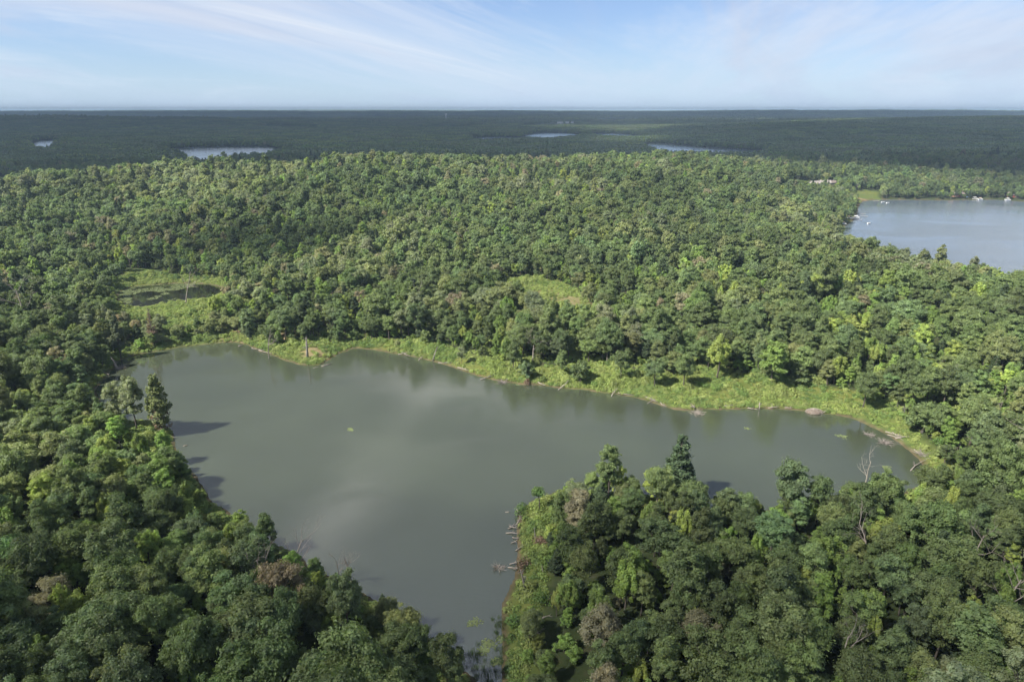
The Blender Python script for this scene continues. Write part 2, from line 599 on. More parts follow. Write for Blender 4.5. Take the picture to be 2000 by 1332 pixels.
def ground_material():
    m, n, l, out = new_mat("ground_cover")
    geo = n.new("ShaderNodeNewGeometry")
    at = n.new("ShaderNodeAttribute"); at.attribute_name = "cover"
    sep = n.new("ShaderNodeSeparateColor"); l.new(at.outputs["Color"], sep.inputs[0])
    n1 = nd(n, "ShaderNodeTexNoise", Scale=0.35, Detail=6, Roughness=0.65)
    n2 = nd(n, "ShaderNodeTexNoise", Scale=0.03, Detail=6, Roughness=0.6)
    n3 = nd(n, "ShaderNodeTexNoise", Scale=0.0016, Detail=8, Roughness=0.62)
    for k in (n1, n2, n3):
        l.new(geo.outputs["Position"], k.inputs["Vector"])
    floor = ramp(n, l, n1.outputs["Fac"], ((0.3, (0.022, 0.03, 0.012)), (0.5, (0.035, 0.048, 0.018)), (0.7, (0.06, 0.055, 0.032))))
    grass = ramp(n, l, n1.outputs["Fac"], ((0.3, (0.065, 0.095, 0.025)), (0.7, (0.12, 0.14, 0.042))))
    g2 = ramp(n, l, n2.outputs["Fac"], ((0.4, (0.85, 0.95, 0.9)), (0.6, (1.2, 1.05, 0.95))))
    grass = mixc(n, l, 1.0, grass, g2, "MULTIPLY")
    sand = ramp(n, l, n1.outputs["Fac"], ((0.3, (0.15, 0.11, 0.06)), (0.7, (0.30, 0.22, 0.13))))
    mud = ramp(n, l, n1.outputs["Fac"], ((0.3, (0.05, 0.04, 0.026)), (0.7, (0.13, 0.10, 0.06))))
    c = mixc(n, l, sep.outputs[0], floor, grass)
    c = mixc(n, l, sep.outputs[1], c, sand)
    c = mixc(n, l, sep.outputs[2], c, mud)
    p = n.new("ShaderNodeBsdfPrincipled"); p.inputs["Roughness"].default_value = 0.95; p.inputs["Specular IOR Level"].default_value = 0.1
    l.new(c, p.inputs["Base Color"])
    b = n.new("ShaderNodeBump"); b.inputs["Distance"].default_value = 0.4; b.inputs["Strength"].default_value = 0.6
    l.new(n1.outputs["Fac"], b.inputs["Height"]); l.new(b.outputs[0], p.inputs["Normal"])
    l.new(p.outputs[0], out.inputs[0])
    return m


M_GROUND = ground_material()


# ------------------------------------------------------------------ ground sheet and waters
def build_ground():
    r = [12.0]
    while r[-1] < 33000:
        r.append(r[-1] + max(1.3, r[-1] * 0.0095))
    r = np.array(r)
    a = np.radians(np.concatenate((np.arange(-180, -50, 6.5), np.arange(-50, 50.01, 0.26), np.arange(56, 180, 6.5))))
    R, A = np.meshgrid(r, a, indexing="ij")
    X, Y = R * np.sin(A), R * np.cos(A)
    sd = lake_sd(X, Y)
    Z = terrain(X, Y, sd)
    nr, na = X.shape
    V = np.stack((X.ravel(), Y.ravel(), Z.ravel()), 1)
    V = np.vstack((V, (0, 0, float(Z[0].mean()))))
    i, j = np.meshgrid(np.arange(nr - 1), np.arange(na), indexing="ij")
    j2 = (j + 1) % na
    Q = np.stack((i * na + j, (i + 1) * na + j, (i + 1) * na + j2, i * na + j2), -1).reshape(-1, 4)[:, ::-1]
    k = np.arange(na)
    T = np.stack((np.full(na, nr * na), (k + 1) % na, k), 1)
    me = make_mesh("ground", V, Q, T, [M_GROUND], smooth_shade=True)
    cov = np.zeros((len(V), 4), np.float32); cov[:, 3] = 1
    x, y, s = X.ravel(), Y.ravel(), sd.ravel()
    g = open_mask(x, y).astype(float)
    edge = smooth(9, 4, s) * smooth(900, 500, np.hypot(x, y))
    g = np.maximum(g, edge)
    cov[:-1, 0] = g * 0.9
    # bare sand on the point and in the meadow
    sand = np.zeros_like(x)
    for (u, v, rad, amt) in ((612, 690, 6.5, 0.7), (585, 684, 4, 0.5), (560, 655, 7, .8), (1060, 578, 14, 0.35), (1120, 594, 14, 0.5), (470, 650, 9, .8), (680, 655, 7, .6), (1690, 392, 9, 1)):
        px, py, _ = hit(u, v)
        sand = np.maximum(sand, amt * smooth(rad, rad * 0.4, np.hypot(x - px, y - py) + (fbm(x, y, 5, 77, 2) - .5) * rad))
    cov[:-1, 1] = sand
    cov[:-1, 2] = smooth(1.6, 0.3, s) * smooth(1500, 800, np.hypot(x, y)) * 0.9
    at = me.attributes.new("cover", "FLOAT_COLOR", "POINT")
    at.data.foreach_set("color", cov.ravel())
    return obj("ground", me, kind="structure", label="rolling ground of forest floor and grassy lake banks")


build_ground()


def build_water(poly, name, mat, label, grow):
    d = np.roll(poly, -1, 0) - np.roll(poly, 1, 0)
    nrm = np.stack((d[:, 1], -d[:, 0]), 1); nrm /= np.linalg.norm(nrm, axis=1)[:, None] + 1e-9
    area = np.sum(poly[:, 0] * np.roll(poly[:, 1], -1) - np.roll(poly[:, 0], -1) * poly[:, 1])
    if area < 0:
        nrm = -nrm
    p = poly + nrm * grow
    bm = bmesh.new()
    vs = [bm.verts.new((x, y, 0)) for x, y in p]
    f = bm.faces.new(vs)
    bm.normal_update()
    if f.normal.z < 0:
        f.normal_flip()
    bmesh.ops.triangulate(bm, faces=[f])
    me = bpy.data.meshes.new(name); bm.to_mesh(me); bm.free()
    me.materials.append(mat)
    return obj(name, me, kind="structure", label=label)


build_water(LAKE, "lake", M_WATER, "grey-green woodland lake with a narrow inlet", 2.5)
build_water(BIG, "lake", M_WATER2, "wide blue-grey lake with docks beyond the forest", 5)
build_water(POND, "pond", M_POND, "small dark pond in a marshy clearing", 1.5)
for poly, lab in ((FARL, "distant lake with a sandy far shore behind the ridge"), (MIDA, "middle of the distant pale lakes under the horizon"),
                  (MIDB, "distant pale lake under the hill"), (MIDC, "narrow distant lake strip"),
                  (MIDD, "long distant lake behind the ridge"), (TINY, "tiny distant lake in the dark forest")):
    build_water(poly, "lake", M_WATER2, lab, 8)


# ------------------------------------------------------------------ tree forms
def unit(rng, n):
    v = rng.normal(size=(n, 3))
    return v / np.linalg.norm(v, axis=1)[:, None]


def leaf_quads(P, N, L, rng, wide=0.62):
    n = len(P)
    T = np.cross(N, unit(rng, n)); T /= np.linalg.norm(T, axis=1)[:, None] + 1e-9
    B = np.cross(N, T)
    L = (L * (0.55 + 1.0 * rng.uniform(0, 1, n) ** 1.6))[:, None]
    W = L * wide
    bend = N * L * rng.uniform(-0.12, 0.2, n)[:, None]
    V = np.stack((P + T * L * 0.5, P + B * W * 0.5 + bend, P - T * L * 0.5, P - B * W * 0.5 + bend), 1).reshape(-1, 3)
    Q = np.arange(4 * n).reshape(n, 4)
    return V, Q


def crown_parts(seed, style, n_leaf, L):
    """lobed crown: leaf faces on many overlapping clumps; returns MB with leaf faces (mat 0)"""
    rng = np.random.default_rng(seed)
    mb = MB()
    if style == "round":
        R, RZ, H, nl = 4.9, 4.6, 13.5, 62
    elif style == "tall":
        R, RZ, H, nl = 3.9, 5.8, 15.0, 60
    elif style == "open":
        R, RZ, H, nl = 4.7, 5.0, 14.0, 40
    elif style == "spiky":
        R, RZ, H, nl = 3.5, 4.8, 12.0, 36
    else:                                   # low shrub-like tree
        R, RZ, H, nl = 2.8, 2.9, 5.6, 24
    C, RL = [], []
    for k in range(nl):
        el = math.asin(rng.uniform(-0.8, 1.0)); az = k * 2.39996 + rng.uniform(-.4, .4)
        e = np.array((math.cos(el) * math.cos(az), math.cos(el) * math.sin(az), math.sin(el)))
        rl = R * rng.uniform(0.13, 0.31)
        f = (rng.uniform(0.70, 1.10) if k > nl // 6 else rng.uniform(0.1, 0.6)) * (1 + 0.16 * math.sin(2 * az + seed) + 0.10 * math.sin(3 * az + 2 * seed))
        C.append(e * np.array((R - rl, R - rl, RZ - rl * 0.7)) * f + np.array((0, 0, H - RZ)))
        RL.append(rl)
    C, RL = np.array(C), np.array(RL)
    sz = np.ones((nl, 3))
    if style == "spiky":
        sz[:, 2] = rng.uniform(1.3, 2.2, nl); sz[:, :2] = 0.8
    else:
        sz[:, 2] = rng.uniform(0.7, 0.95, nl)
    w = RL ** 2 / np.sum(RL ** 2)
    k = rng.choice(nl, int(n_leaf * 1.9), p=w)
    d = unit(rng, len(k))
    d[:, 2] = np.where(d[:, 2] < -0.35, -d[:, 2] * rng.uniform(0, 1, len(k)), d[:, 2])
    d /= np.linalg.norm(d, axis=1)[:, None]
    ph = rng.uniform(0, 6.28, (nl, 3))
    wob = 1 + 0.14 * np.sin(d[:, 0] * 5 + ph[k, 0]) * np.sin(d[:, 1] * 5 + ph[k, 1]) + 0.1 * np.sin(d[:, 2] * 7 + ph[k, 2])
    rad = RL[k] * (0.62 + 0.50 * rng.uniform(0, 1, len(k)) ** 0.8 + 0.45 * (rng.uniform(0, 1, len(k)) < 0.14)) * wob
    P = C[k] + d * rad[:, None] * sz[k]
    q = np.min(np.linalg.norm((P[:, None, :] - C[None]) / sz[None], axis=2) / RL[None] + np.where(np.arange(nl)[None] == k[:, None], 9, 0), axis=1)
    keep = q > 0.55
    P, d, kk = P[keep][:n_leaf], d[keep][:n_leaf], k[keep][:n_leaf]
    N = d + unit(rng, len(P)) * 0.75 + np.array((0, 0, 0.35))
    N /= np.linalg.norm(N, axis=1)[:, None]
    V, Q = leaf_quads(P, N, L, rng)
    mb.add(V, Q, None, 0)
    for c, r, s in zip(C, RL, sz):           # leafy hearts of the clumps
        iv, it = ICO1
        mb.add(c + iv * r * 0.62 * s * rng.uniform(0.8, 1.15, (len(iv), 1)), None, it, 0)
    return mb, C, H, R


def trunk_parts(mb, C, H, seed, mat, sides=6, limbs=9, r0=0.24):
    rng = np.random.default_rng(seed + 500)
    top = H * 0.72
    zs = np.linspace(-0.6, top, 6)
    bend = rng.uniform(-0.5, 0.5, 2)
    pts = np.stack((bend[0] * np.sin(zs / top * 2.2), bend[1] * np.sin(zs / top * 1.7), zs), 1)
    mb.tube(pts, np.linspace(r0 * 1.25, r0 * 0.35, 6), sides, mat)
    order = rng.permutation(len(C))[:limbs]
    for k in order:
        z0 = rng.uniform(0.35, 0.7) * top
        a = np.array((np.interp(z0, zs, pts[:, 0]), np.interp(z0, zs, pts[:, 1]), z0))
        b = C[k]
        mid = (a + b) / 2 + np.array((0, 0, -0.25)) + rng.uniform(-.3, .3, 3)
        mb.tube([a, mid, b], [r0 * 0.45, r0 * 0.3, r0 * 0.1], max(4, sides - 2), mat, cap=False)


def pine_parts(seed, n, L, H=17.0, R=3.6, gaps=0.2, bare=0.22, droop=0.12):
    """white-pine form: whorls of flat, upswept branch plates of needle tufts"""
    rng = np.random.default_rng(seed)
    mb, wood = MB(), MB()
    wood.tube([(0, 0, -0.6), (0.1, 0, H * 0.5), (0, 0.05, H * 0.97)], [0.30, 0.2, 0.04], 7, 0)
    P, N = [], []
    branches = []
    z = H * bare
    while z < H * 0.97:
        f = (z / H - bare) / (1 - bare)
        rad = R * (1 - f) ** 0.72 * (0.55 + 0.45 * min(1, f * 4 + 0.3))
        for b in range(rng.integers(3, 6)):
            if rng.uniform() < gaps:
                continue
            az = rng.uniform(0, 6.283)
            le = rad * rng.uniform(0.65, 1.15) + 0.25
            rise = rng.uniform(-0.15, 0.42) - droop
            branches.append((z, az, le, rise))
        z += H * rng.uniform(0.02, 0.06) * (1 - 0.35 * f)
    tot = sum(b[2] ** 1.5 for b in branches)
    for z, az, le, rise in branches:
        dirv = np.array((math.cos(az), math.sin(az), rise)); side = np.array((-math.sin(az), math.cos(az), 0))
        wood.tube([(0, 0, z), dirv * le * 0.5 + (0, 0, z), dirv * le * 0.95 + (0, 0, z + 0.12 * le)], [0.07, 0.045, 0.015], 4, 0, cap=False)
        m = max(5, int(n * le ** 1.5 / tot))
        t = rng.uniform(0.18, 1, m) ** 0.7
        w = rng.normal(0, 0.22, m) * le * (0.4 + 0.6 * np.sin(t * 3.1))
        p = dirv * (t * le)[:, None] + side * w[:, None] + np.array((0, 0, z)) + np.array((0, 0, 1)) * (rng.normal(0, 0.26, m) + 0.16 * le * t * t)[:, None]
        P.append(p)
        N.append(np.array((0, 0, 1.0)) + unit(rng, m) * 0.8 + dirv * 0.3)
    P, N = np.concatenate(P), np.concatenate(N)
    N /= np.linalg.norm(N, axis=1)[:, None]
    V, Q = leaf_quads(P, N, L, rng, 0.5)
    mb.add(V, Q, None, 0)
    return mb, wood, H


def dead_parts(seed, H=11.0, spread=0.55, r0=0.17, levels=4, sides=5, twist=0.35):
    """bare branching tree"""
    rng = np.random.default_rng(seed)
    mb = MB()

    def grow(p, d, length, r, lev):
        n = 4
        pts, rad = [p], [r]
        for i in range(n):
            d = d + rng.normal(0, 0.13 + 0.05 * (levels - lev), 3) * twist * 2
            d[2] += 0.03
            d = d / np.linalg.norm(d)
            p = p + d * length / n
            pts.append(p); rad.append(r * (1 - 0.6 * (i + 1) / n))
        mb.tube(pts, rad, sides if lev == levels else 3, 0, cap=False)
        if lev == 0:
            return
        for b in range(rng.integers(2, 4) if lev < levels else rng.integers(5, 8)):
            t = rng.uniform(0.4, 1.0) if lev == levels else rng.uniform(0.25, 1)
            i = min(int(t * n), n - 1)
            q = pts[i] + (pts[i + 1] - pts[i]) * (t * n - i)
            dd = d + unit(rng, 1)[0] * (0.7 + spread)
            dd[2] = abs(dd[2]) * 0.8 + 0.15
            dd /= np.linalg.norm(dd)
            grow(q, dd, length * rng.uniform(0.35, 0.58), max(rad[i] * 0.55, 0.012), lev - 1)

    grow(np.array((0, 0, -0.5)), np.array((rng.normal(0, .08), rng.normal(0, .08), 1.0)), H * 0.75, r0, levels)
    return mb


STYLES = ["round"] * 6 + ["tall"] * 3 + ["open"] * 3 + ["spiky"] * 3 + ["low"] * 3
NEAR, MIDF = [], []           # forms for close trees and for farther ones
TREE_INFO = []
for k, st in enumerate(STYLES):
    nleaf = {"round": 13000, "tall": 12500, "open": 9000, "spiky": 8500, "low": 4200}[st]
    mb, C, H, R = crown_parts(100 + k, st, nleaf, 0.42)
    crown = mb.mesh("crown", [M_LEAF])
    tb = MB(); trunk_parts(tb, C, H, k, 0)
    trunk = tb.mesh("trunk", [M_BARK], True)
    trunk_parts(mb, C, H, k, 1)
    whole = mb.mesh("tree", [M_LEAF, M_BARK])
    TREE_INFO.append((st, H, R, crown, trunk, whole))
    mb, C, H, R = crown_parts(100 + k, st, nleaf // 4, 0.80)
    trunk_parts(mb, C, H, k, 1, 4, 3)
    MIDF.append(mb.mesh("tree", [M_LEAF, M_BARK]))
NDEC = len(STYLES)

PINES = []
for k in range(3):
    mb, wood, H = pine_parts(300 + k, 9000, 0.55, H=(17, 16, 15)[k], R=(3.8, 3.9, 3.3)[k], bare=(0.2, 0.15, 0.3)[k], gaps=0.1)
    needles = mb.mesh("crown", [M_NEEDLE]); stem = wood.mesh("trunk", [M_BARK], True)
    for vv, qq, tt in ((wood.V, wood.Q, wood.T),):
        off = mb.n
    w2 = MB(); w2.V = mb.V + wood.V; w2.Q = mb.Q + [q + mb.n for q in wood.Q]; w2.T = [t + mb.n for t in wood.T]
    w2.qm = mb.qm + [np.full(len(q), 1) for q in wood.Q]; w2.tm = [np.full(len(t), 1) for t in wood.T]
    PINES.append((needles, stem, w2.mesh("tree", [M_NEEDLE, M_BARK]), H))
DEADS = [dead_parts(400 + k, H=(9, 11, 12.5, 10)[k], spread=(0.3, 0.5, 0.2, 0.7)[k]) for k in range(4)]
DEAD_GREY = [d.mesh("dead_tree", [M_GREY]) for d in DEADS]
DEAD_PALE = [d.mesh("dead_tree", [M_PALE]) for d in DEADS]


def patch_mesh(seed, size, ntree, rr, hh, sub):
    rng = np.random.default_rng(seed)
    mb = MB()
    g = int(math.ceil(math.sqrt(ntree)))
    for i in range(g):
        for j in range(g):
            x = (i + rng.uniform(0.1, 0.9)) / g * size - size / 2; y = (j + rng.uniform(0.1, 0.9)) / g * size - size / 2
            r = rr * rng.uniform(0.7, 1.25); h = hh * rng.uniform(0.8, 1.2)
            for b in range(3):
                iv, it = ICO1
                o = rng.normal(0, 0.33, 3) * r; rb = r * rng.uniform(0.5, 0.8)
                mb.add(np.array((x, y, h - r * 0.8)) + o + iv * rb * np.array((1, 1, 0.85)) * rng.uniform(0.75, 1.25, (len(iv), 1)), None, it, 0)
            # lower part of the tree, so that edges of a stand reach the ground
            iv, it = ICO1
            mb.add(np.array((x, y, h * 0.35)) + iv * np.array((r * 0.7, r * 0.7, h * 0.42)) * rng.uniform(0.75, 1.2, (len(iv), 1)), None, it, 0)
    return mb.mesh("stand", [M_LEAF])


PATCH = [patch_mesh(600 + k, 40, 42, 3.3, 11, 1) for k in range(4)]
PATCH_FAR = [patch_mesh(700 + k, 150, 100, 9.0, 12, 1) for k in range(3)]


# ------------------------------------------------------------------ scatter through geometry nodes (for the uncountable remainder)
def scatter(name, meshes, pos, proto, rot, scl, tint, **props):
    pc = bpy.data.collections.new(name + "_forms")
    for i, me in enumerate(meshes):
        o = bpy.data.objects.new("%s_form_%02d" % (name, i), me)
        pc.objects.link(o)
    me = bpy.data.meshes.new(name)
    n = len(pos)
    me.vertices.add(n); me.vertices.foreach_set("co", np.asarray(pos, np.float32).ravel())
    for an, ty, dat, key in (("proto", "INT", np.asarray(proto, np.int32), "value"), ("rot", "FLOAT_VECTOR", np.asarray(rot, np.float32), "vector"),
                             ("scl", "FLOAT_VECTOR", np.asarray(scl, np.float32), "vector"),
                             ("tint", "FLOAT_COLOR", np.concatenate((np.asarray(tint, np.float32), np.ones((n, 1), np.float32)), 1), "color")):
        a = me.attributes.new(an, ty, "POINT")
        a.data.foreach_set(key, np.ascontiguousarray(dat).ravel())
    o = obj(name, me, **props)
    ng = bpy.data.node_groups.new(name + "_scatter", "GeometryNodeTree")
    ng.interface.new_socket("Geometry", in_out="INPUT", socket_type="NodeSocketGeometry")
    ng.interface.new_socket("Geometry", in_out="OUTPUT", socket_type="NodeSocketGeometry")
    N, L = ng.nodes, ng.links
    gi, go = N.new("NodeGroupInput"), N.new("NodeGroupOutput")
    ip = N.new("GeometryNodeInstanceOnPoints")
    ci = N.new("GeometryNodeCollectionInfo"); ci.inputs["Collection"].default_value = pc
    ci.inputs["Separate Children"].default_value = True; ci.inputs["Reset Children"].default_value = True
    def attr(nm, ty):
        a = N.new("GeometryNodeInputNamedAttribute"); a.data_type = ty; a.inputs[0].default_value = nm
        return a.outputs[0]
    L.new(gi.outputs[0], ip.inputs["Points"]); L.new(ci.outputs[0], ip.inputs["Instance"])
    ip.inputs["Pick Instance"].default_value = True
    L.new(attr("proto", "INT"), ip.inputs["Instance Index"])
    L.new(attr("rot", "FLOAT_VECTOR"), ip.inputs["Rotation"]); L.new(attr("scl", "FLOAT_VECTOR"), ip.inputs["Scale"])
    L.new(ip.outputs[0], go.inputs[0])
    md = o.modifiers.new("scatter", "NODES"); md.node_group = ng
    return o


# ------------------------------------------------------------------ where the trees stand
def jitter_grid(x0, x1, y0, y1, s, rng, jit=0.42):
    gx, gy = np.meshgrid(np.arange(x0, x1, s), np.arange(y0, y1, s))
    gx = gx + (np.arange(gx.shape[0]) % 2)[:, None] * s * 0.5
    x = gx.ravel() + rng.uniform(-jit, jit, gx.size) * s; y = gy.ravel() + rng.uniform(-jit, jit, gx.size) * s
    return x, y


def wedge(x, y, r0, r1, half=43.0, back=0.0):
    r = np.hypot(x, y)
    return (r >= r0) & (r < r1) & (np.abs(np.degrees(np.arctan2(x, y + back))) < half)


TONES = [  # leaf colours of kinds of trees
    ("dark green", (0.077, 0.103, 0.041)), ("deep green", (0.089, 0.119, 0.046)), ("mid green", (0.108, 0.138, 0.053)),
    ("olive green", (0.127, 0.145, 0.062)), ("grey-green", (0.130, 0.149, 0.083)), ("bluish green", (0.088, 0.121, 0.055)),
    ("bright green", (0.120, 0.170, 0.047)), ("yellow-green", (0.167, 0.202, 0.055)), ("brownish", (0.152, 0.140, 0.087))]
TCOL = np.array([t[1] for t in TONES])


def choose(x, y, rng):
    """tone and form for trees at x, y; neighbours tend to be of one kind"""
    n = len(x)
    u = rng.uniform(0, 1, n)
    a = fbm(x, y, 70, 51, 3); b = fbm(x, y, 45, 61, 3)
    tone = np.where(u < 0.30, 0, np.where(u < 0.58, 1, np.where(u < 0.80, 2, np.where(u < 0.9, 3, 5))))
    tone = np.where((a > 0.54) & (rng.uniform(0, 1, n) < 0.7), np.where(u < 0.5, 3, 4), tone)
    tone = np.where((a < 0.42) & (rng.uniform(0, 1, n) < 0.6), np.where(u < 0.5, 5, 0), tone)
    br = (b > 0.57) & (rng.uniform(0, 1, n) < 0.45) | (rng.uniform(0, 1, n) < np.where(np.hypot(x, y) < 190, 0.24, 0.08))
    tone = np.where(br, np.where(u < 0.6, 6, 7), tone)
    dry = rng.uniform(0, 1, n) < (0.008 + 0.035 * (fbm(x, y, 110, 71, 2) > 0.6))
    tone = np.where(dry, 8, tone)
    form = np.where(rng.uniform(0, 1, n) < 0.42, rng.integers(0, 6, n), rng.integers(6, 12, n))
    form = np.where((tone == 6) | (tone == 7), np.where(rng.uniform(0, 1, n) < .65, rng.integers(12, 15, n), rng.integers(6, 9, n)), form)
    return tone, form


def tree_field():
    rng = np.random.default_rng(5)
    x, y = jitter_grid(-1150, 1150, -30, 1450, 4.6, rng, 0.5)
    m = wedge(x, y, 0, 1350, 43, 40) & (y > 8)
    x, y = x[m], y[m]
    # thin out with distance a little, so that far crowns stand broader
    r = np.hypot(x, y)
    sd = lake_sd(x, y)
    m = (sd > 2.2 + 2.0 * fbm(x, y, 12, 9, 2)) & ~open_mask(x, y) & (rng.uniform(0, 1, len(x)) < 0.93)
    x, y, sd, r = x[m], y[m], sd[m], r[m]
    z = terrain(x, y, sd)
    tone, form = choose(x, y, rng)
    s = 0.90 * (0.42 + 0.70 * rng.beta(1.7, 2.2, len(x))) * (0.80 + 0.42 * fbm(x, y, 60, 81, 2))
    s *= np.where(rng.uniform(0, 1, len(x)) < 0.07, 1.25, 1.0)
    s *= 0.80 + 0.20 * smooth(2, 25, sd)
    strip = inside(ground_poly([(190, 640), (440, 628), (480, 655), (380, 676), (230, 702), (180, 690)]), x, y)
    s = np.where(strip, s * 0.72, s)
    s = np.where((tone == 6) | (tone == 7), s * rng.uniform(0.62, 0.95, len(x)), s)
    return dict(x=x, y=y, z=z, r=r, sd=sd, tone=tone, form=form, s=s, rz=rng.uniform(0, 6.28, len(x)),
                sq=rng.uniform(0.85, 1.2, len(x)), ax=rng.uniform(0.8, 1.22, len(x)), ay=rng.uniform(0.8, 1.22, len(x)), lean=rng.normal(0, 0.04, (len(x), 2)))


TF = tree_field()


def tint_of(tone, rng):
    c = TCOL[tone] * rng.uniform(0.78, 1.2, (len(tone), 1)) * (1 + rng.normal(0, 0.03, (len(tone), 3)))
    return np.clip(c, 0.01, 0.4)


TINT = tint_of(TF["tone"], np.random.default_rng(8)) * (0.66 + 0.68 * fbm(TF["x"], TF["y"], 55, 131, 3))[:, None]
H_OF = np.array([t[1] for t in TREE_INFO]); R_OF = np.array([t[2] for t in TREE_INFO])


def visible_share():
    """how many pixels each tree shows (crown discs drawn far to near)"""
    n = len(TF["x"])
    buf = np.full((333, 500), -1, np.int32)
    hh = H_OF[TF["form"]] * TF["s"]; rr = R_OF[TF["form"]] * TF["s"]
    P = np.stack((TF["x"], TF["y"], TF["z"] + hh - rr * 0.8), 1)
    u, v, d = project(P)
    cand = np.where((TF["r"] < 420) & (d > 5))[0]
    cand = cand[np.argsort(-d[cand])]
    for i in cand:
        cx, cy, pr = u[i] / 4, v[i] / 4, rr[i] * FPX / d[i] / 4
        x0, x1, y0, y1 = int(max(0, cx - pr)), int(min(500, cx + pr + 1)), int(max(0, cy - pr)), int(min(333, cy + pr + 1))
        if x0 >= x1 or y0 >= y1:
            continue
        yy, xx = np.mgrid[y0:y1, x0:x1]
        buf[y0:y1, x0:x1][(xx - cx) ** 2 + (yy - cy) ** 2 < pr * pr] = i
    cnt = np.bincount(buf[buf >= 0], minlength=n)
    return cnt, u, v


VIS, TU, TV = visible_share()
SOLO = np.argsort(-VIS)[:300]
is_solo = np.zeros(len(VIS), bool); is_solo[SOLO] = True


def build_solo_trees():
    names = {"round": "oak_tree", "open": "oak_tree", "tall": "maple_tree", "spiky": "aspen_tree", "low": "small_tree"}
    words = {"round": "rounded oak crown", "open": "loose oak crown", "tall": "tall maple crown", "spiky": "feathery aspen crown", "low": "small tree"}
    cells = {}
    for i in SOLO:
        st = TREE_INFO[TF["form"][i]][0]
        x, y = TF["x"][i], TF["y"][i]
        u, v = TU[i], TV[i]
        if y > 195:
            place = "on the far bank"
        elif x < 0 and u < 985 and v < 5000 and x < at0(960, 1300)[0] + 4:
            place = "of the near left wood"
        else:
            place = "of the near right wood"
        row = "at the bottom edge" if v > 1240 else "in the lower rows" if v > 1090 else "in the middle rows" if v > 960 else "in the upper rows"
        cells.setdefault((TONES[TF["tone"][i]][0], words[st], row, place), []).append(i)
    place_w = {"in the lower rows": "lower rows", "in the middle rows": "middle rows", "in the upper rows": "upper rows", "at the bottom edge": "bottom edge"}
    order = ["", "second", "third", "fourth", "fifth", "sixth", "seventh", "eighth", "ninth", "tenth", "eleventh", "twelfth", "thirteenth", "fourteenth", "fifteenth", "sixteenth", "seventeenth", "eighteenth", "nineteenth", "twentieth"] + ["twenty-" + w for w in ("first", "second", "third", "fourth", "fifth", "sixth", "seventh", "eighth", "ninth")]
    for (tone, word, row, place), ids in cells.items():
        ids.sort(key=lambda i: TU[i])
        for k, i in enumerate(ids):
            st, H, R, crown, trunk, whole = TREE_INFO[TF["form"][i]]
            if len(ids) == 1:
                lab = "only %s %s in the %s %s" % (tone, word, place_w[row], place)
            else:
                nth = "leftmost" if k == 0 else "rightmost" if k == len(ids) - 1 else order[k] if k < len(order) else "later"
                lab = "%s %s %s%s, %s %s" % (nth, tone, word, "" if nth[-4:] == "most" else " from left", place_w[row], place)
            s = float(TF["s"][i])
            e = obj(names[st], None, None, (float(TF["x"][i]), float(TF["y"][i]), float(TF["z"][i])), float(TF["rz"][i]),
                    (s * float(TF["ax"][i]), s * float(TF["ay"][i]), s * float(TF["sq"][i])), label=lab, category="tree", group="trees " + place)
            e.empty_display_size = 1.0
            c = obj("crown", crown, e); c["tint"] = [float(t) for t in TINT[i]] + [1.0]
            obj("trunk", trunk, e)


build_solo_trees()


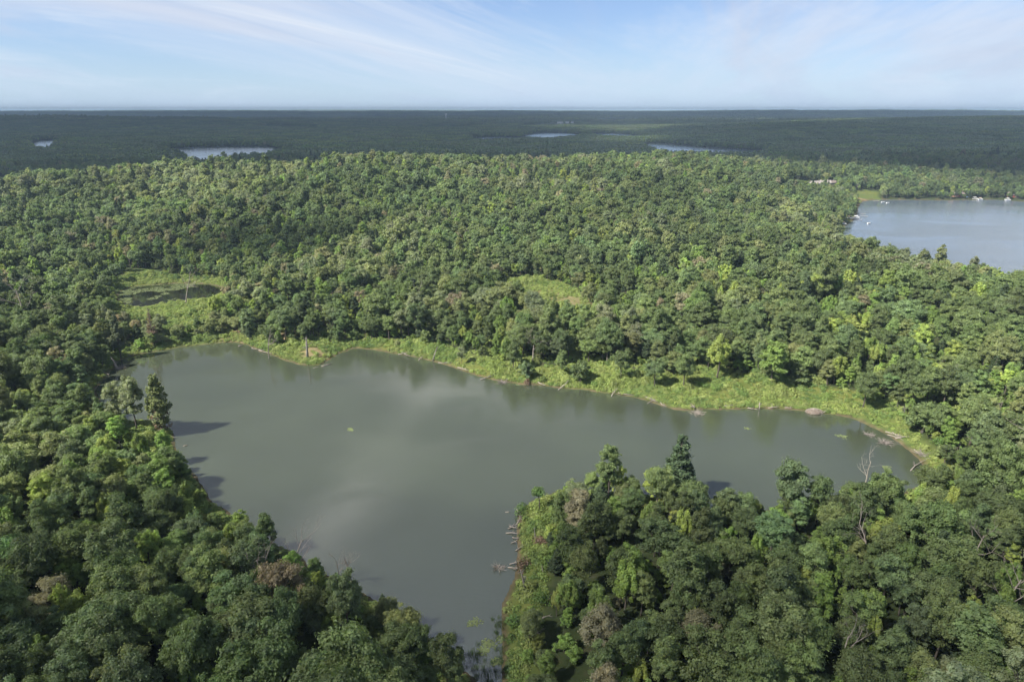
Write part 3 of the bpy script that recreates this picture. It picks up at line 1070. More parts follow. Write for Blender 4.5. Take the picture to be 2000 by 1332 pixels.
def build_forest():
    rng = np.random.default_rng(77)
    meshes = [t[5] for t in TREE_INFO] + MIDF + [p[2] for p in PINES] + DEAD_GREY + PATCH + PATCH_FAR
    o_mid, o_pine = NDEC, 2 * NDEC
    o_dead = o_pine + len(PINES); o_patch = o_dead + 4; o_far = o_patch + len(PATCH)
    k = ~is_solo
    x, y, z, r, form, tone, s = (TF[q][k].copy() for q in ("x", "y", "z", "r", "form", "tone", "s"))
    tint = TINT[k].copy()
    proto = np.where(r < 330, form, form + o_mid)
    rs = rng.uniform(0, 1, len(x))
    pine = rs < np.where(fbm(x, y, 90, 91, 2) > 0.60, 0.14, 0.03)
    proto = np.where(pine, o_pine + rng.integers(0, 3, len(x)), proto)
    tint[pine] = np.array((0.055, 0.08, 0.038)) * rng.uniform(0.8, 1.25, (pine.sum(), 1))
    dead = (rs > 0.958) & (r < 1000)
    proto = np.where(dead, o_dead + rng.integers(0, 4, len(x)), proto)
    P = [np.stack((x, y, z), 1)]; PR = [proto]; TI = [tint]
    RO = [np.concatenate((TF["lean"][k], TF["rz"][k][:, None]), 1)]
    SC = [np.stack((s * TF["ax"][k], s * TF["ay"][k], s * TF["sq"][k]), 1) * np.where(dead, 1.15, 1.0)[:, None]]

    def put(px, py, pz, pr, ti, sc, fl=None):
        n = len(px)
        P.append(np.stack((px, py, pz), 1)); PR.append(pr); TI.append(ti); SC.append(sc)
        RO.append(np.stack((np.zeros(n), np.zeros(n), rng.uniform(0, 6.28, n)), 1))
    # understory
    px, py = jitter_grid(-420, 420, 20, 470, 5.0, rng)
    m = wedge(px, py, 20, 470, 41)
    px, py = px[m], py[m]
    sd = lake_sd(px, py)
    m = (sd > 2.5) & ~open_mask(px, py) & ((sd < 22) | ((sd < 60) & (py > 175)) | (rng.uniform(0, 1, len(px)) < 0.75))
    px, py, sd = px[m], py[m], sd[m]
    tone, form = choose(px, py, rng)
    tone = np.where(rng.uniform(0, 1, len(px)) < 0.4, 6, tone)
    ss = rng.uniform(0.35, 0.8, len(px))
    put(px, py, terrain(px, py, sd) - 0.3, rng.integers(15, 18, len(px)), tint_of(tone, rng), np.stack((ss, ss, ss), 1))
    # shores of the far lakes: single trees
    px, py = jitter_grid(-3300, 3300, 1330, 4300, 7.5, rng)
    m = wedge(px, py, 1350, 4300, 40)
    px, py = px[m], py[m]
    sd = lake_sd(px, py)
    m = (sd > 2) & (sd < 34) & ~open_mask(px, py)
    px, py, sd = px[m], py[m], sd[m]
    tone, form = choose(px, py, rng)
    ss = rng.uniform(0.6, 0.95, len(px))
    put(px, py, terrain(px, py, sd), form + o_mid, tint_of(tone, rng), np.stack((ss, ss, ss), 1))
    # stands
    for (s0, r0, r1, off, cnt, keep, w) in ((33, 1345, 4600, o_patch, len(PATCH), 22, 40), (120, 4600, 20000, o_far, len(PATCH_FAR), 70, 36)):
        px, py = jitter_grid(-r1 * 0.75, r1 * 0.75, 600, r1, s0, rng, 0.3)
        m = wedge(px, py, r0, r1, w)
        px, py = px[m], py[m]
        sd = lake_sd(px, py)
        m = (sd > keep) & ~open_mask(px, py)
        px, py, sd = px[m], py[m], sd[m]
        tone, form = choose(px * 0.35, py * 0.35, rng)
        tone = np.where(tone == 8, 3, tone)
        ti = tint_of(tone, rng) * 0.6 + TCOL[1] * 0.4
        n = len(px)
        sc = np.stack((np.ones(n), np.ones(n), rng.uniform(0.8, 1.2, n)), 1)
        put(px, py, terrain(px, py, sd) - 0.5, off + rng.integers(0, cnt, n), ti, sc)
    cat = np.concatenate
    print("forest instances", sum(len(p) for p in P))
    scatter("forest", meshes, cat(P), cat(PR), cat(RO), cat(SC), cat(TI), kind="stuff",
            label="dense mixed deciduous forest covering hills to the horizon", category="forest")


build_forest()


# ------------------------------------------------------------------ low growth
def herb_mesh(seed, n, R, H, L, up):
    rng = np.random.default_rng(seed)
    mb = MB()
    d = unit(rng, n); d[:, 2] = np.abs(d[:, 2])
    P = d * np.array((R, R, H)) * (rng.uniform(0.3, 1, (n, 1)) ** 0.5)
    N = d * (1 - up) + unit(rng, n) * 0.6 + np.array((0, 0, up)); N /= np.linalg.norm(N, axis=1)[:, None]
    V, Q = leaf_quads(P, N, L, rng, 0.5)
    mb.add(V, Q, None, 0)
    return mb.mesh("herb", [M_HERB])


HERBS = [herb_mesh(800, 150, 0.9, 0.75, 0.34, 0.5), herb_mesh(801, 190, 1.1, 1.15, 0.38, 0.4), herb_mesh(802, 110, 0.8, 0.5, 0.32, 0.6), herb_mesh(803, 420, 1.6, 2.0, 0.42, 0.3)]


def build_low_growth():
    rng = np.random.default_rng(31)
    # herbs and low shrubs on the open banks and at the water's edge
    x, y = jitter_grid(-260, 330, 40, 420, 0.95, rng, 0.5)
    m = wedge(x, y, 40, 430, 40)
    x, y = x[m], y[m]
    sd = lake_sd(x, y)
    om = open_mask(x, y)
    m = (sd > 0.9) & (om | (sd < 4.5) | ((y > 175) & (sd < 46)))
    x, y, sd, om = x[m], y[m], sd[m], om[m]
    r = np.hypot(x, y)
    keep = rng.uniform(0, 1, len(x)) < np.where(r > 300, 0.75, 0.85) * np.where(om[...] | (sd < 5), 1.0, 0.5) * (0.4 + 0.9 * smooth(0.35, 0.55, fbm(x, y, 10, 3, 3)))
    for (u, v, rad) in ((612, 690, 6), (1060, 575, 10), (1110, 590, 10), (560, 655, 7)):
        px, py, _ = hit(u, v)
        keep &= ~((np.hypot(x - px, y - py) < rad * 0.8) & (rng.uniform(0, 1, len(x)) < 0.8))
    x, y, sd = x[keep], y[keep], sd[keep]
    n = len(x)
    f = fbm(x, y, 8, 4, 3)
    tall = (f > 0.56) & (sd > 3.5)
    pr = np.where(tall, np.where(rng.uniform(0, 1, n) < 0.25, 3, 1), np.where(rng.uniform(0, 1, n) < 0.5, 0, 2))
    cols = np.array(((0.155, 0.20, 0.055), (0.18, 0.215, 0.068), (0.13, 0.18, 0.05), (0.09, 0.138, 0.04)))
    ci = np.clip((fbm(x, y, 7, 14, 3) * 6 - 1.3 + rng.normal(0, 0.5, n)), 0, 3).astype(int)
    ti = cols[ci] * rng.uniform(0.8, 1.2, (n, 1))
    near = np.hypot(x, y) < 150
    ti[near] *= 0.9
    s = rng.uniform(0.7, 1.35, n)
    scatter("undergrowth", HERBS, np.stack((x, y, terrain(x, y, sd) - 0.05), 1), pr, np.stack((np.zeros(n), np.zeros(n), rng.uniform(0, 6.28, n)), 1),
            np.stack((s, s, s * rng.uniform(0.7, 1.2, n)), 1), ti, kind="stuff", label="yellow-green herbs and low shrubs on the lake banks", category="undergrowth")
    print("herbs", n)


build_low_growth()


# ------------------------------------------------------------------ single trees that stand out
def top_height(base, vtop):
    """height above the base of the point of the vertical seen at photo row vtop"""
    x, y, z = base
    t = (666 - vtop) / FPX
    # (y*SP + Z*CP) / (y*CP - Z*SP) = t
    Z = y * (t * CP - SP) / (CP + t * SP)
    return Z + CAM_H - z


def lone_tree(u, vb, vt, form, tone, name, label, wide=1.0, group="trees along the far bank", tint=None, rz=None):
    b = hit(u, vb)
    st, H, R, crown, trunk, whole = TREE_INFO[(0, 1, 2, 3, 6, 7, 9, 10, 12, 13, 15, 16)[form]]
    h = top_height(b, vt)
    s = h / H
    e = obj(name, None, None, tuple(b - np.array((0, 0, 0.1))), (u * 0.37) % 6.28 if rz is None else rz, (s * wide, s * wide, s), label=label, category="tree", group=group)
    c = obj("crown", crown, e); c["tint"] = [float(t) for t in (tint or TONES[tone][1])] + [1.0]
    obj("trunk", trunk, e)
    return e


for (u, vb, vt, form, tone, name, label, wide) in (
    (734, 662, 616, 0, 0, "oak_tree", "dark oak at the bank west of the leaning grey snag", 1.0),
    (786, 658, 604, 6, 4, "oak_tree", "grey-green oak with a bare trunk above the pile of drift logs", 1.0),
    (834, 674, 645, 10, 2, "small_tree", "small round tree on the bank just left of the leaning snag", 0.9),
    (902, 712, 676, 7, 4, "oak_tree", "thin grey-leaved tree on the bank right of the leaning snag", 0.8),
    (1003, 725, 668, 4, 0, "maple_tree", "slim dark tree standing forward on the grassy bank above the brush pile", 0.95),
    (1028, 741, 707, 11, 5, "small_tree", "low bluish tree near the water above the dry brown shrub", 1.0),
    (1098, 733, 684, 5, 1, "maple_tree", "deep green tree in front of the wood above the crossed drift log", 1.0),
    (1133, 748, 704, 11, 0, "small_tree", "dark bushy tree low on the bank right of the crossed drift log", 1.0),
    (1212, 744, 684, 6, 0, "oak_tree", "dark round-headed tree with a clear trunk alone in the bank grass", 0.85),
    (1278, 756, 702, 0, 5, "oak_tree", "bluish low-branched oak casting a dark shade on the bank grass", 0.95),
    (1335, 756, 690, 1, 1, "oak_tree", "deep green oak at the foot of the wood right of the bluish oak", 0.9),
    (1506, 752, 668, 5, 6, "maple_tree", "large bright green tree at the top of the wide grassy bank", 1.15),
    (1559, 752, 712, 10, 0, "small_tree", "dark small tree right of the large bright green bank tree", 1.0),
    (1628, 752, 703, 9, 7, "aspen_tree", "vivid yellow-green young tree at the top of the bank", 1.1),
    (1400, 738, 660, 8, 7, "aspen_tree", "tall yellow-green tree at the edge of the far wood", 1.0),
    (1685, 797, 729, 3, 0, "oak_tree", "dark oak alone on the right bank grass with a deep shadow", 0.95),
    (1780, 799, 728, 2, 0, "oak_tree", "broad dark oak at the wood edge right of the lone bank oak", 1.0),
    (1800, 845, 792, 10, 0, "small_tree", "small dark umbrella-shaped tree on the right bank", 1.15),
    (425, 622, 578, 8, 7, "aspen_tree", "pale yellow-green tree between the pond and the lake", 1.1),
    (268, 838, 737, 5, 4, "maple_tree", "tall grey-green tree on the spit left of the lone pine", 0.8),
    (235, 834, 752, 4, 4, "maple_tree", "bushy grey-green tree at the shore behind the spit", 1.0),
):
    lone_tree(u, vb, vt, form, tone, name, label, wide)


def lone_pine(u, vb, vt, k, label, tint, name="pine_tree", wide=1.0, crown=None):
    b = hit(u, vb)
    needles, stem, whole, H = PINES[k]
    s = top_height(b, vt) / H
    e = obj(name, None, None, tuple(b - np.array((0, 0, 0.1))), u * 0.7 % 6.28, (s * wide, s * wide, s), label=label, category="tree", group="pines at the lake")
    c = obj("crown", crown or needles, e); c["tint"] = [*tint, 1.0]
    obj("trunk", stem, e)
    return e


DRY_NEEDLES = [pine_parts(350 + k, 2200, 0.42, H=15, R=(2.6, 2.2)[k], bare=0.12, gaps=0.25)[0].mesh("crown", [M_DRY]) for k in range(2)]
lp = lone_pine(318, 845, 728, 0, "tall ragged pine standing alone at the tip of the grassy spit", (0.125, 0.150, 0.055), wide=1.05)
dry_side = pine_parts(360, 1500, 0.5, H=11, R=2.9, bare=0.1, gaps=0.35)[0]
V = np.concatenate(dry_side.V); V = V.reshape(-1, 4, 3); V = V[(V[:, :, 0].mean(1) - V[:, :, 1].mean(1) * 0.6) > 0.15].reshape(-1, 3)
o = obj("dry_branches", make_mesh("dry_branches", V, np.arange(len(V)).reshape(-1, 4), None, [M_DRY]), lp, label="brown dead branches on the side towards the lake")
o.rotation_euler = (0, 0, -(318 * 0.7 % 6.28) - 0.5)
lone_pine(1323, 972, 847, 1, "dark pointed pine rising above the near right wood at the lake", (0.060, 0.092, 0.045), wide=1.15)
lone_pine(237, 700, 612, 2, "thin pine with a long bare trunk at the west shore", (0.085, 0.105, 0.055), wide=0.75)
lone_pine(302, 678, 598, 0, "brown dead conifer at the west shore", (0.2, 0.14, 0.1), "dead_conifer", 0.9, DRY_NEEDLES[0])

for (u, vb, vt, k, pale, label) in (
    (1985, 905, 812, 3, True, "white dead tree with forked branches at the far right"),
    (515, 1150, 1045, 1, True, "pale bare tree with a spreading head in the near left wood"),
    (574, 1150, 1052, 2, True, "thin whitish dead tree right of the pale spreading one"),
    (1892, 1140, 1040, 2, True, "curved white dead tree in the near right wood"),
    (1800, 1060, 975, 3, False, "grey leafless crown among the near right oaks"),
    (1690, 1110, 1020, 1, False, "grey dead branches above the upper right wood"),
    (1635, 1345, 1240, 3, False, "tangled grey dead branches at the bottom of the near right wood"),
    (1945, 1230, 1120, 0, False, "pale leafless bush-like tree near the right edge"),
    (1685, 965, 892, 1, False, "bare reddish-grey tree at the right end of the lake"),
    (688, 1140, 1072, 2, False, "dark bare pole of a dead tree at the left shore"),
    (665, 1142, 1090, 0, False, "short bare dead tree beside the dark pole at the left shore"),
    (1040, 710, 650, 0, True, "white bare tree within the wood above the far bank"),
    (810, 610, 560, 3, True, "bleached dead crown in the wood above the middle of the lake"),
    (50, 640, 555, 0, True, "white dead trunk in the wood at the far left"),
    (1510, 500, 470, 3, True, "small white dead tree in the far wood by the big lake"),
    (363, 592, 522, 2, False, "bare greyish dead tree standing in the pond marsh"),
    (525, 700, 640, 3, False, "grey dead tree on the left side of the point"),
):
    b = hit(u, vb)
    h = top_height(b, vt)
    d = dead_parts(int(u * 7 + k), H=h / 0.82, spread=(0.3, 0.5, 0.2, 0.7)[k], r0=0.05 + 0.015 * h, twist=0.45)
    obj("dead_tree", d.mesh("dead_tree", [M_PALE], True), None, tuple(b), label=label, category="dead tree", group="dead trees")


def stub_mesh(pts, radii, seed, nb, bl, mat, roots=0):
    """weathered log: bent tapering stem with broken branch stubs and, if asked, a fan of roots"""
    rng = np.random.default_rng(seed)
    mb = MB()
    pts = np.asarray(pts, float)
    mb.tube(pts, radii, 7, 0)
    ax = pts[-1] - pts[0]; L = np.linalg.norm(ax); ax /= L
    for k in range(nb):
        t = rng.uniform(0.3, 0.97) * (len(pts) - 1)
        i = int(t); p = pts[i] + (pts[min(i + 1, len(pts) - 1)] - pts[i]) * (t - i)
        d = unit(rng, 1)[0] + ax * 0.6; d[2] = abs(d[2]) * 0.8 + 0.05; d /= np.linalg.norm(d)
        le = bl * rng.uniform(0.5, 1.3); r = np.interp(t, range(len(radii)), radii) * 0.5
        m = p + d * le * 0.5 + rng.normal(0, 0.08, 3) * le
        mb.tube([p, m, p + d * le], [r, r * 0.7, r * 0.2], 5, 0, cap=False)
        for q in range(2):
            dd = d + unit(rng, 1)[0] * 0.7; dd[2] = abs(dd[2])
            mb.tube([m, m + dd * le * 0.45], [r * 0.45, r * 0.1], 4, 0, cap=False)
    for k in range(roots):
        d = unit(rng, 1)[0] - ax * 0.2; d /= np.linalg.norm(d)
        le = rng.uniform(0.7, 1.7)
        mb.tube([pts[0], pts[0] + d * le * 0.5 + rng.normal(0, .15, 3), pts[0] + d * le], [radii[0] * 0.45, radii[0] * 0.25, 0.02], 5, 0, cap=False)
    return mb.mesh("log", [mat], True)


def water_or_ground(u, v):
    p = hit(u, v)
    return np.array((p[0], p[1], max(p[2], 0.0)))


LOGS = [  # from, to (photo places), thickness, branches, branch length, lift of the far end, label
    ((785, 689), (801, 699), .20, 4, 1.2, .5, "grey drift log at the left end of the far bank"),
    ((778, 693), (799, 692), .14, 3, 1.0, .3, "thin drift log lying along the shore behind another"),
    ((817, 705), (828, 699), .16, 2, .9, .6, "short tilted drift log left of the leaning snag"),
    ((856, 709), (880, 712), .18, 5, 1.3, .2, "branchy drift log at the foot of the leaning snag"),
    ((868, 707), (884, 709), .12, 2, .8, .2, "thin pale drift log right of the leaning snag"),
    ((894, 720), (920, 728), .2, 3, .9, .2, "pale drift log lying along the far shore"),
    ((938, 742), (964, 738), .17, 6, 1.1, .4, "whitish branching drift log left of the brush pile"),
    ((1050, 747), (1066, 756), .2, 3, .9, .2, "pale drift log pointing into the lake near the dry shrub"),
    ((1090, 763), (1112, 747), .19, 4, 1.2, .9, "pale crossed drift log rising from the water to the bank"),
    ((1194, 775), (1207, 763), .16, 2, .8, .7, "short pale log tilted out of the water"),
    ((1207, 768), (1239, 773), .15, 4, .8, .1, "long thin drift log along the shore"),
    ((1257, 776), (1284, 788), .18, 6, 1.0, .2, "many-branched drift log below the bluish oak"),
    ((1264, 790), (1280, 782), .12, 3, .8, .4, "thin drift log sloping into the water"),
    ((1290, 788), (1302, 796), .16, 3, .8, .2, "short drift log at the bend of the far shore"),
    ((1415, 793), (1434, 794), .13, 4, .8, .2, "thin drift log on the middle of the wide bank"),
    ((1460, 798), (1482, 802), .15, 4, .9, .2, "drift log lying beside the short white snag"),
    ((1500, 799), (1519, 797), .15, 7, 1.1, .4, "brushy drift log right of the short white snag"),
    ((1532, 797), (1546, 800), .14, 4, .7, .2, "small drift log left of the stick lodge"),
    ((1604, 809), (1617, 803), .17, 3, .9, .5, "pale log leaning on the right side of the stick lodge"),
    ((1729, 844), (1759, 854), .2, 4, 1.2, .3, "upper of the long pale logs in the right cove"),
    ((1748, 859), (1776, 857), .19, 3, 1.2, .4, "lower long pale log in the right cove"),
    ((1733, 850), (1756, 859), .17, 3, 1.0, .2, "middle long pale log in the right cove"),
    ((1742, 846), (1764, 862), .13, 3, 1.0, .2, "thin log crossing the long pale logs in the right cove"),
    ((1785, 880), (1794, 889), .18, 2, .7, .2, "short pale log at the right shore"),
    ((1778, 920), (1807, 901), .16, 4, 1.2, .4, "reddish-grey log reaching out at the right end of the lake"),
    ((1806, 913), (1826, 919), .17, 2, .8, .2, "pale log on the bank at the right end of the lake"),
    ((988, 1043), (1014, 1045), .14, 4, .9, .2, "thin log pointing straight out from the peninsula shore"),
    ((992, 1034), (1014, 1023), .15, 6, 1.1, .4, "branchy upper log of the peninsula drift pile"),
    ((995, 1029), (1011, 1035), .12, 5, .9, .3, "thin crossed log of the peninsula drift pile"),
    ((1009, 1026), (1018, 1012), .14, 5, 1.0, .5, "steep log at the top of the peninsula drift pile"),
    ((1001, 1051), (1014, 1055), .14, 3, .9, .3, "small white log below the peninsula drift pile"),
    ((998, 1061), (1012, 1057), .13, 4, .8, .3, "small forked log below the peninsula drift pile"),
    ((1007, 1077), (1021, 1071), .15, 3, .8, .4, "short white log midway down the peninsula shore"),
    ((992, 1110), (1013, 1112), .16, 4, 1.0, .2, "white log lying in the water beside the dry brown shrub"),
    ((995, 1104), (1017, 1099), .14, 3, .9, .4, "thin log above the white one beside the dry brown shrub"),
    ((987, 1000), (995, 1001), .11, 1, .4, .0, "small stick floating off the peninsula"),
    ((1009, 997), (1014, 1004), .14, 2, .5, .2, "short pale log at the tip of the peninsula"),
    ((1035, 1248), (1062, 1232), .15, 4, 1.1, .6, "fallen grey log on the lower peninsula bank"),
    ((1028, 1270), (1050, 1238), .12, 3, 1.0, .6, "thin fallen pole on the lower peninsula bank"),
    ((1040, 1215), (1075, 1208), .13, 5, 1.1, .6, "fallen branch above the grey log on the peninsula bank"),
    ((325, 851), (345, 856), .16, 1, .5, .1, "white log lying at the foot of the lone pine"),
    ((196, 729), (214, 735), .16, 4, .9, .3, "grey log at the west end of the lake"),
    ((492, 680), (520, 688), .16, 6, 1.1, .3, "upper branchy log on the left side of the point"),
    ((505, 686), (537, 694), .15, 6, 1.0, .2, "lower branchy log on the left side of the point"),
    ((628, 716), (648, 712), .22, 0, .5, .1, "white log lying in the water at the tip of the point"),
    ((612, 719), (624, 717), .14, 1, .4, .0, "short white log left of the one at the tip of the point"),
    ((466, 677), (476, 674), .2, 0, .4, .1, "short white log at the shore of the west bay"),
    ((358, 873), (368, 871), .14, 0, .4, .1, "short pale log afloat near the left shore"),
]
for i, (a, b, r, nb, bl, lift, lab) in enumerate(LOGS):
    p, q = water_or_ground(*a), water_or_ground(*b)
    p[2] += r * 0.5; q[2] += r * 0.5 + lift
    rng = np.random.default_rng(900 + i)
    m1, m2 = p + (q - p) * 0.35, p + (q - p) * 0.7
    off = rng.normal(0, 0.06, 3) * np.linalg.norm(q - p)
    pts = np.array([p, m1 + off * (1, 1, .3), m2 + off * 0.6 * (1, 1, .3), q])
    o = p.copy()
    me = stub_mesh(pts - o, [r * 0.9, r * 0.8, r * 0.6, r * 0.3], 900 + i, nb + 2, bl, M_PALE if (i % 3 or "white" in lab or "pale" in lab) else M_GREY)
    obj("drift_log", me, None, tuple(o), label=lab, category="log", group="drift logs along the lake shore")


def snag(u, vb, u2, vt, r, nb, bl, label, mat, name="snag", roots=0):
    b = water_or_ground(u, vb)
    h = top_height(b, vt)
    dep = project(b)[2]
    dx = (u2 - u) * dep / FPX
    pts = np.array([(0, 0, -0.4), (dx * 0.3, 0, h * 0.33), (dx * 0.62, 0.05, h * 0.68), (dx, 0, h)])
    obj(name, stub_mesh(pts, [r * 1.3, r, r * 0.75, r * 0.35], int(u), nb, bl, mat, roots), None, tuple(b), label=label, category="dead trunk", group="dead trunks by the lake")


snag(845, 705, 856, 677, .2, 4, .8, "grey snag leaning right over the far bank", M_GREY)
snag(1483, 801, 1482, 785, .2, 3, .8, "short white snag upright in the water off the wide bank", M_PALE)
snag(601, 700, 602, 660, .42, 9, 1.6, "thick weathered dead trunk standing on the sandy point", M_GREY)
snag(231, 722, 221, 697, .36, 2, .7, "broken white trunk leaning above a tangle of roots at the west shore", M_PALE, roots=14)
snag(1358, 801, 1352, 792, .25, 7, 1.4, "white fallen treetop sticking up at the water's edge", M_PALE, roots=8)
snag(1046, 1054, 1043, 1030, .13, 1, .4, "thin dead trunk left of its twin on the peninsula", M_GREY)
snag(1070, 1052, 1069, 1030, .13, 1, .4, "thin dead trunk right of its twin on the peninsula", M_GREY)
snag(1026, 1154, 1016, 1112, .2, 5, 1.2, "leaning dead trunk below the dry shrub on the peninsula", M_GREY)
snag(1061, 1122, 1058, 1104, .09, 1, .5, "pale stick upright among the peninsula shrubs", M_PALE)
snag(1883, 912, 1884, 890, .22, 0, .4, "straight bare trunk in the wood at the right end of the lake", M_PALE)
snag(1735, 1120, 1736, 1065, .17, 2, .6, "straight grey trunk standing in a gap of the near right wood", M_GREY)
snag(1185, 712, 1185, 688, .16, 1, .5, "reddish bare trunk at the edge of the far wood", M_GREY)


def brush(u, v, r, h, n, mat, label, name="brush_pile", cat="brush pile"):
    b = water_or_ground(u, v)
    rng = np.random.default_rng(int(u + v))
    mb = MB()
    for k in range(n):
        a = rng.uniform(0, 6.283); d = np.array((math.cos(a), math.sin(a), rng.uniform(0.05, 1.0))); d /= np.linalg.norm(d)
        p = np.array((*rng.normal(0, r * 0.3, 2), rng.uniform(-0.1, 0.15)))
        le = rng.uniform(0.6, 1.2) * r
        q = p + d * le * np.array((1, 1, h / r))
        m = (p + q) / 2 + rng.normal(0, 0.1, 3)
        rad = rng.uniform(0.025, 0.07)
        mb.tube([p, m, q], [rad, rad * 0.8, rad * 0.3], 4, 0, cap=False)
        mb.tube([m, m + (d + unit(rng, 1)[0] * 0.6) * le * 0.4], [rad * 0.6, rad * 0.2], 4, 0, cap=False)
    obj(name, mb.mesh(name, [mat]), None, tuple(b), label=label, category=cat, group=cat + "s by the water")


brush(982, 748, 2.0, 1.2, 60, M_GREY, "grey heap of brush at the shore left of the dry shrub")
brush(1727, 866, 2.3, 1.1, 60, M_GREY, "bare branches of a sunken treetop in the right cove")
brush(1697, 851, 1.8, 0.7, 34, M_GREY, "small bare branches in the water left of the sunken treetop")
brush(974, 1109, 1.6, 0.9, 40, M_PALE, "bare branches in the water off the peninsula")
brush(1362, 808, 2.0, 1.2, 60, M_PALE, "white branches of the fallen treetop at the bend")
brush(236, 720, 2.2, 1.3, 70, M_GREY, "tangle of roots and branches at the west shore")
brush(1800, 890, 2.2, 1.0, 50, M_GREY, "heap of branches on the right shore")


def dry_shrub(u, v, r, h, label, mat=None, tint=None):
    b = hit(u, v)
    rng = np.random.default_rng(int(u * 3 + v))
    e = obj("shrub", None, None, tuple(b), label=label, category="shrub", group="shrubs on the banks")
    mb = MB(); n = 500
    d = unit(rng, n); d[:, 2] = np.abs(d[:, 2])
    k = rng.integers(0, 7, n); cc = rng.normal(0, 0.35, (7, 3)) * np.array((r, r, h * 0.4)); cc[:, 2] = np.abs(cc[:, 2])
    P = cc[k] + d * np.array((r * .6, r * .6, h * .65)) * rng.uniform(0.6, 1.05, (n, 1))
    N = d + unit(rng, n) * 0.7; N /= np.linalg.norm(N, axis=1)[:, None]
    V, Q = leaf_quads(P, N, 0.36, rng); mb.add(V, Q, None, 0)
    c = obj("foliage", mb.mesh("foliage", [mat or M_HERB]), e)
    if tint:
        c["tint"] = [*tint, 1.0]
    wb = MB()
    for q in cc:
        wb.tube([(0, 0, -0.2), q * 0.5 + (0, 0, h * .2), q + (0, 0, h * 0.4)], [0.06, 0.04, 0.015], 4, 0, cap=False)
    obj("stem", wb.mesh("stem", [M_GREY]), e)


dry_shrub(1031, 750, 1.5, 2.0, "dry reddish-brown shrub at the far shore", M_DRY)
dry_shrub(1064, 1066, 1.6, 2.0, "dry brown shrub high on the peninsula bank", M_DRY)
dry_shrub(1024, 1108, 1.7, 2.6, "dry rust-brown shrub at the peninsula shore", M_DRY)
for (u, v, r, h, t, lab) in (
    (1022, 1002, 2.3, 3.0, (.075, .125, .035), "leafy dark green shrub at the tip of the peninsula"),
    (1072, 985, 1.8, 2.4, (.22, .25, .08), "pale silvery-green shrub beside the lone lollipop tree"),
    (1052, 1020, 1.7, 1.9, (.15, .2, .045), "yellow-green shrub below the lone lollipop tree"),
    (1000, 1222, 2.3, 3.2, (.075, .13, .035), "rounded green shrub low on the peninsula shore"),
    (1085, 1100, 2.2, 2.8, (.10, .16, .04), "green shrub in the middle of the peninsula bank"),
    (1060, 1180, 2.4, 3.0, (.07, .12, .03), "dark shrub above the fallen logs of the peninsula"),
    (1062, 742, 1.8, 2.0, (.12, .16, .05), "grey-green shrub between the dry shrub and the drift log"),
    (775, 672, 1.9, 2.3, (.16, .18, .08), "greyish shrub at the left end of the far bank"),
    (862, 684, 1.6, 2.0, (.12, .18, .05), "green shrub above the leaning snag"),
    (950, 716, 1.9, 1.9, (.13, .19, .05), "green shrub in the narrow part of the far bank"),
    (1160, 752, 1.9, 1.8, (.1, .16, .04), "rounded green shrub right of the low bushy tree"),
    (1400, 762, 2.4, 1.9, (.11, .17, .045), "broad shrub in the middle of the wide bank"),
    (1450, 770, 2.2, 1.7, (.12, .18, .05), "second broad shrub of the wide bank, nearer the water"),
    (1370, 755, 2.3, 2.0, (.10, .16, .04), "shrub high on the wide bank beside the oaks"),
    (1615, 778, 2.0, 1.6, (.13, .19, .05), "shrub on the bank above the stick lodge"),
    (1850, 890, 2.6, 2.8, (.10, .17, .04), "bright shrub above the right cove"),
    (1835, 868, 2.6, 2.6, (.08, .14, .035), "dark green shrub above the right cove"),
    (1760, 815, 2.0, 1.8, (.12, .18, .05), "shrub between the lone bank oak and the right cove"),
    (305, 850, 2.0, 2.0, (.09, .14, .035), "dark shrub under the lone pine"),
):
    dry_shrub(u, v, r, h, lab, None, t)

# the lollipop tree on the peninsula
b = hit(1053, 1004)
h = top_height(b, 951)
e = obj("small_tree", None, None, tuple(b), label="small round-headed tree on a thin trunk at the peninsula tip", category="tree", group="trees on the peninsula")
rng = np.random.default_rng(5)
n = 1500
d = unit(rng, n); k = rng.integers(0, 9, n); cc = unit(rng, 9) * np.array((0.8, 0.8, 0.55))
P = cc[k] + d * np.array((.95, .95, .75)) * rng.uniform(0.6, 1.08, (n, 1)) + np.array((-0.25, 0, h - 1.3))
N = d + unit(rng, n) * .7 + np.array((0, 0, .3)); N /= np.linalg.norm(N, axis=1)[:, None]
mb = MB(); V, Q = leaf_quads(P, N, .36, rng); mb.add(V, Q, None, 0)
c = obj("crown", mb.mesh("crown", [M_LEAF]), e); c["tint"] = [.085, .135, .04, 1.0]
mb = MB(); mb.tube([(0, 0, -.3), (.05, 0, h * .4), (-.25, 0, h - 1.2)], [.15, .11, .05], 7, 0)
for q in cc:
    mb.tube([(-.1, 0, h * .6), q * .7 + (-.25, 0, h - 1.3)], [.05, .02], 4, 0, cap=False)
obj("trunk", mb.mesh("trunk", [M_BARK], True), e)

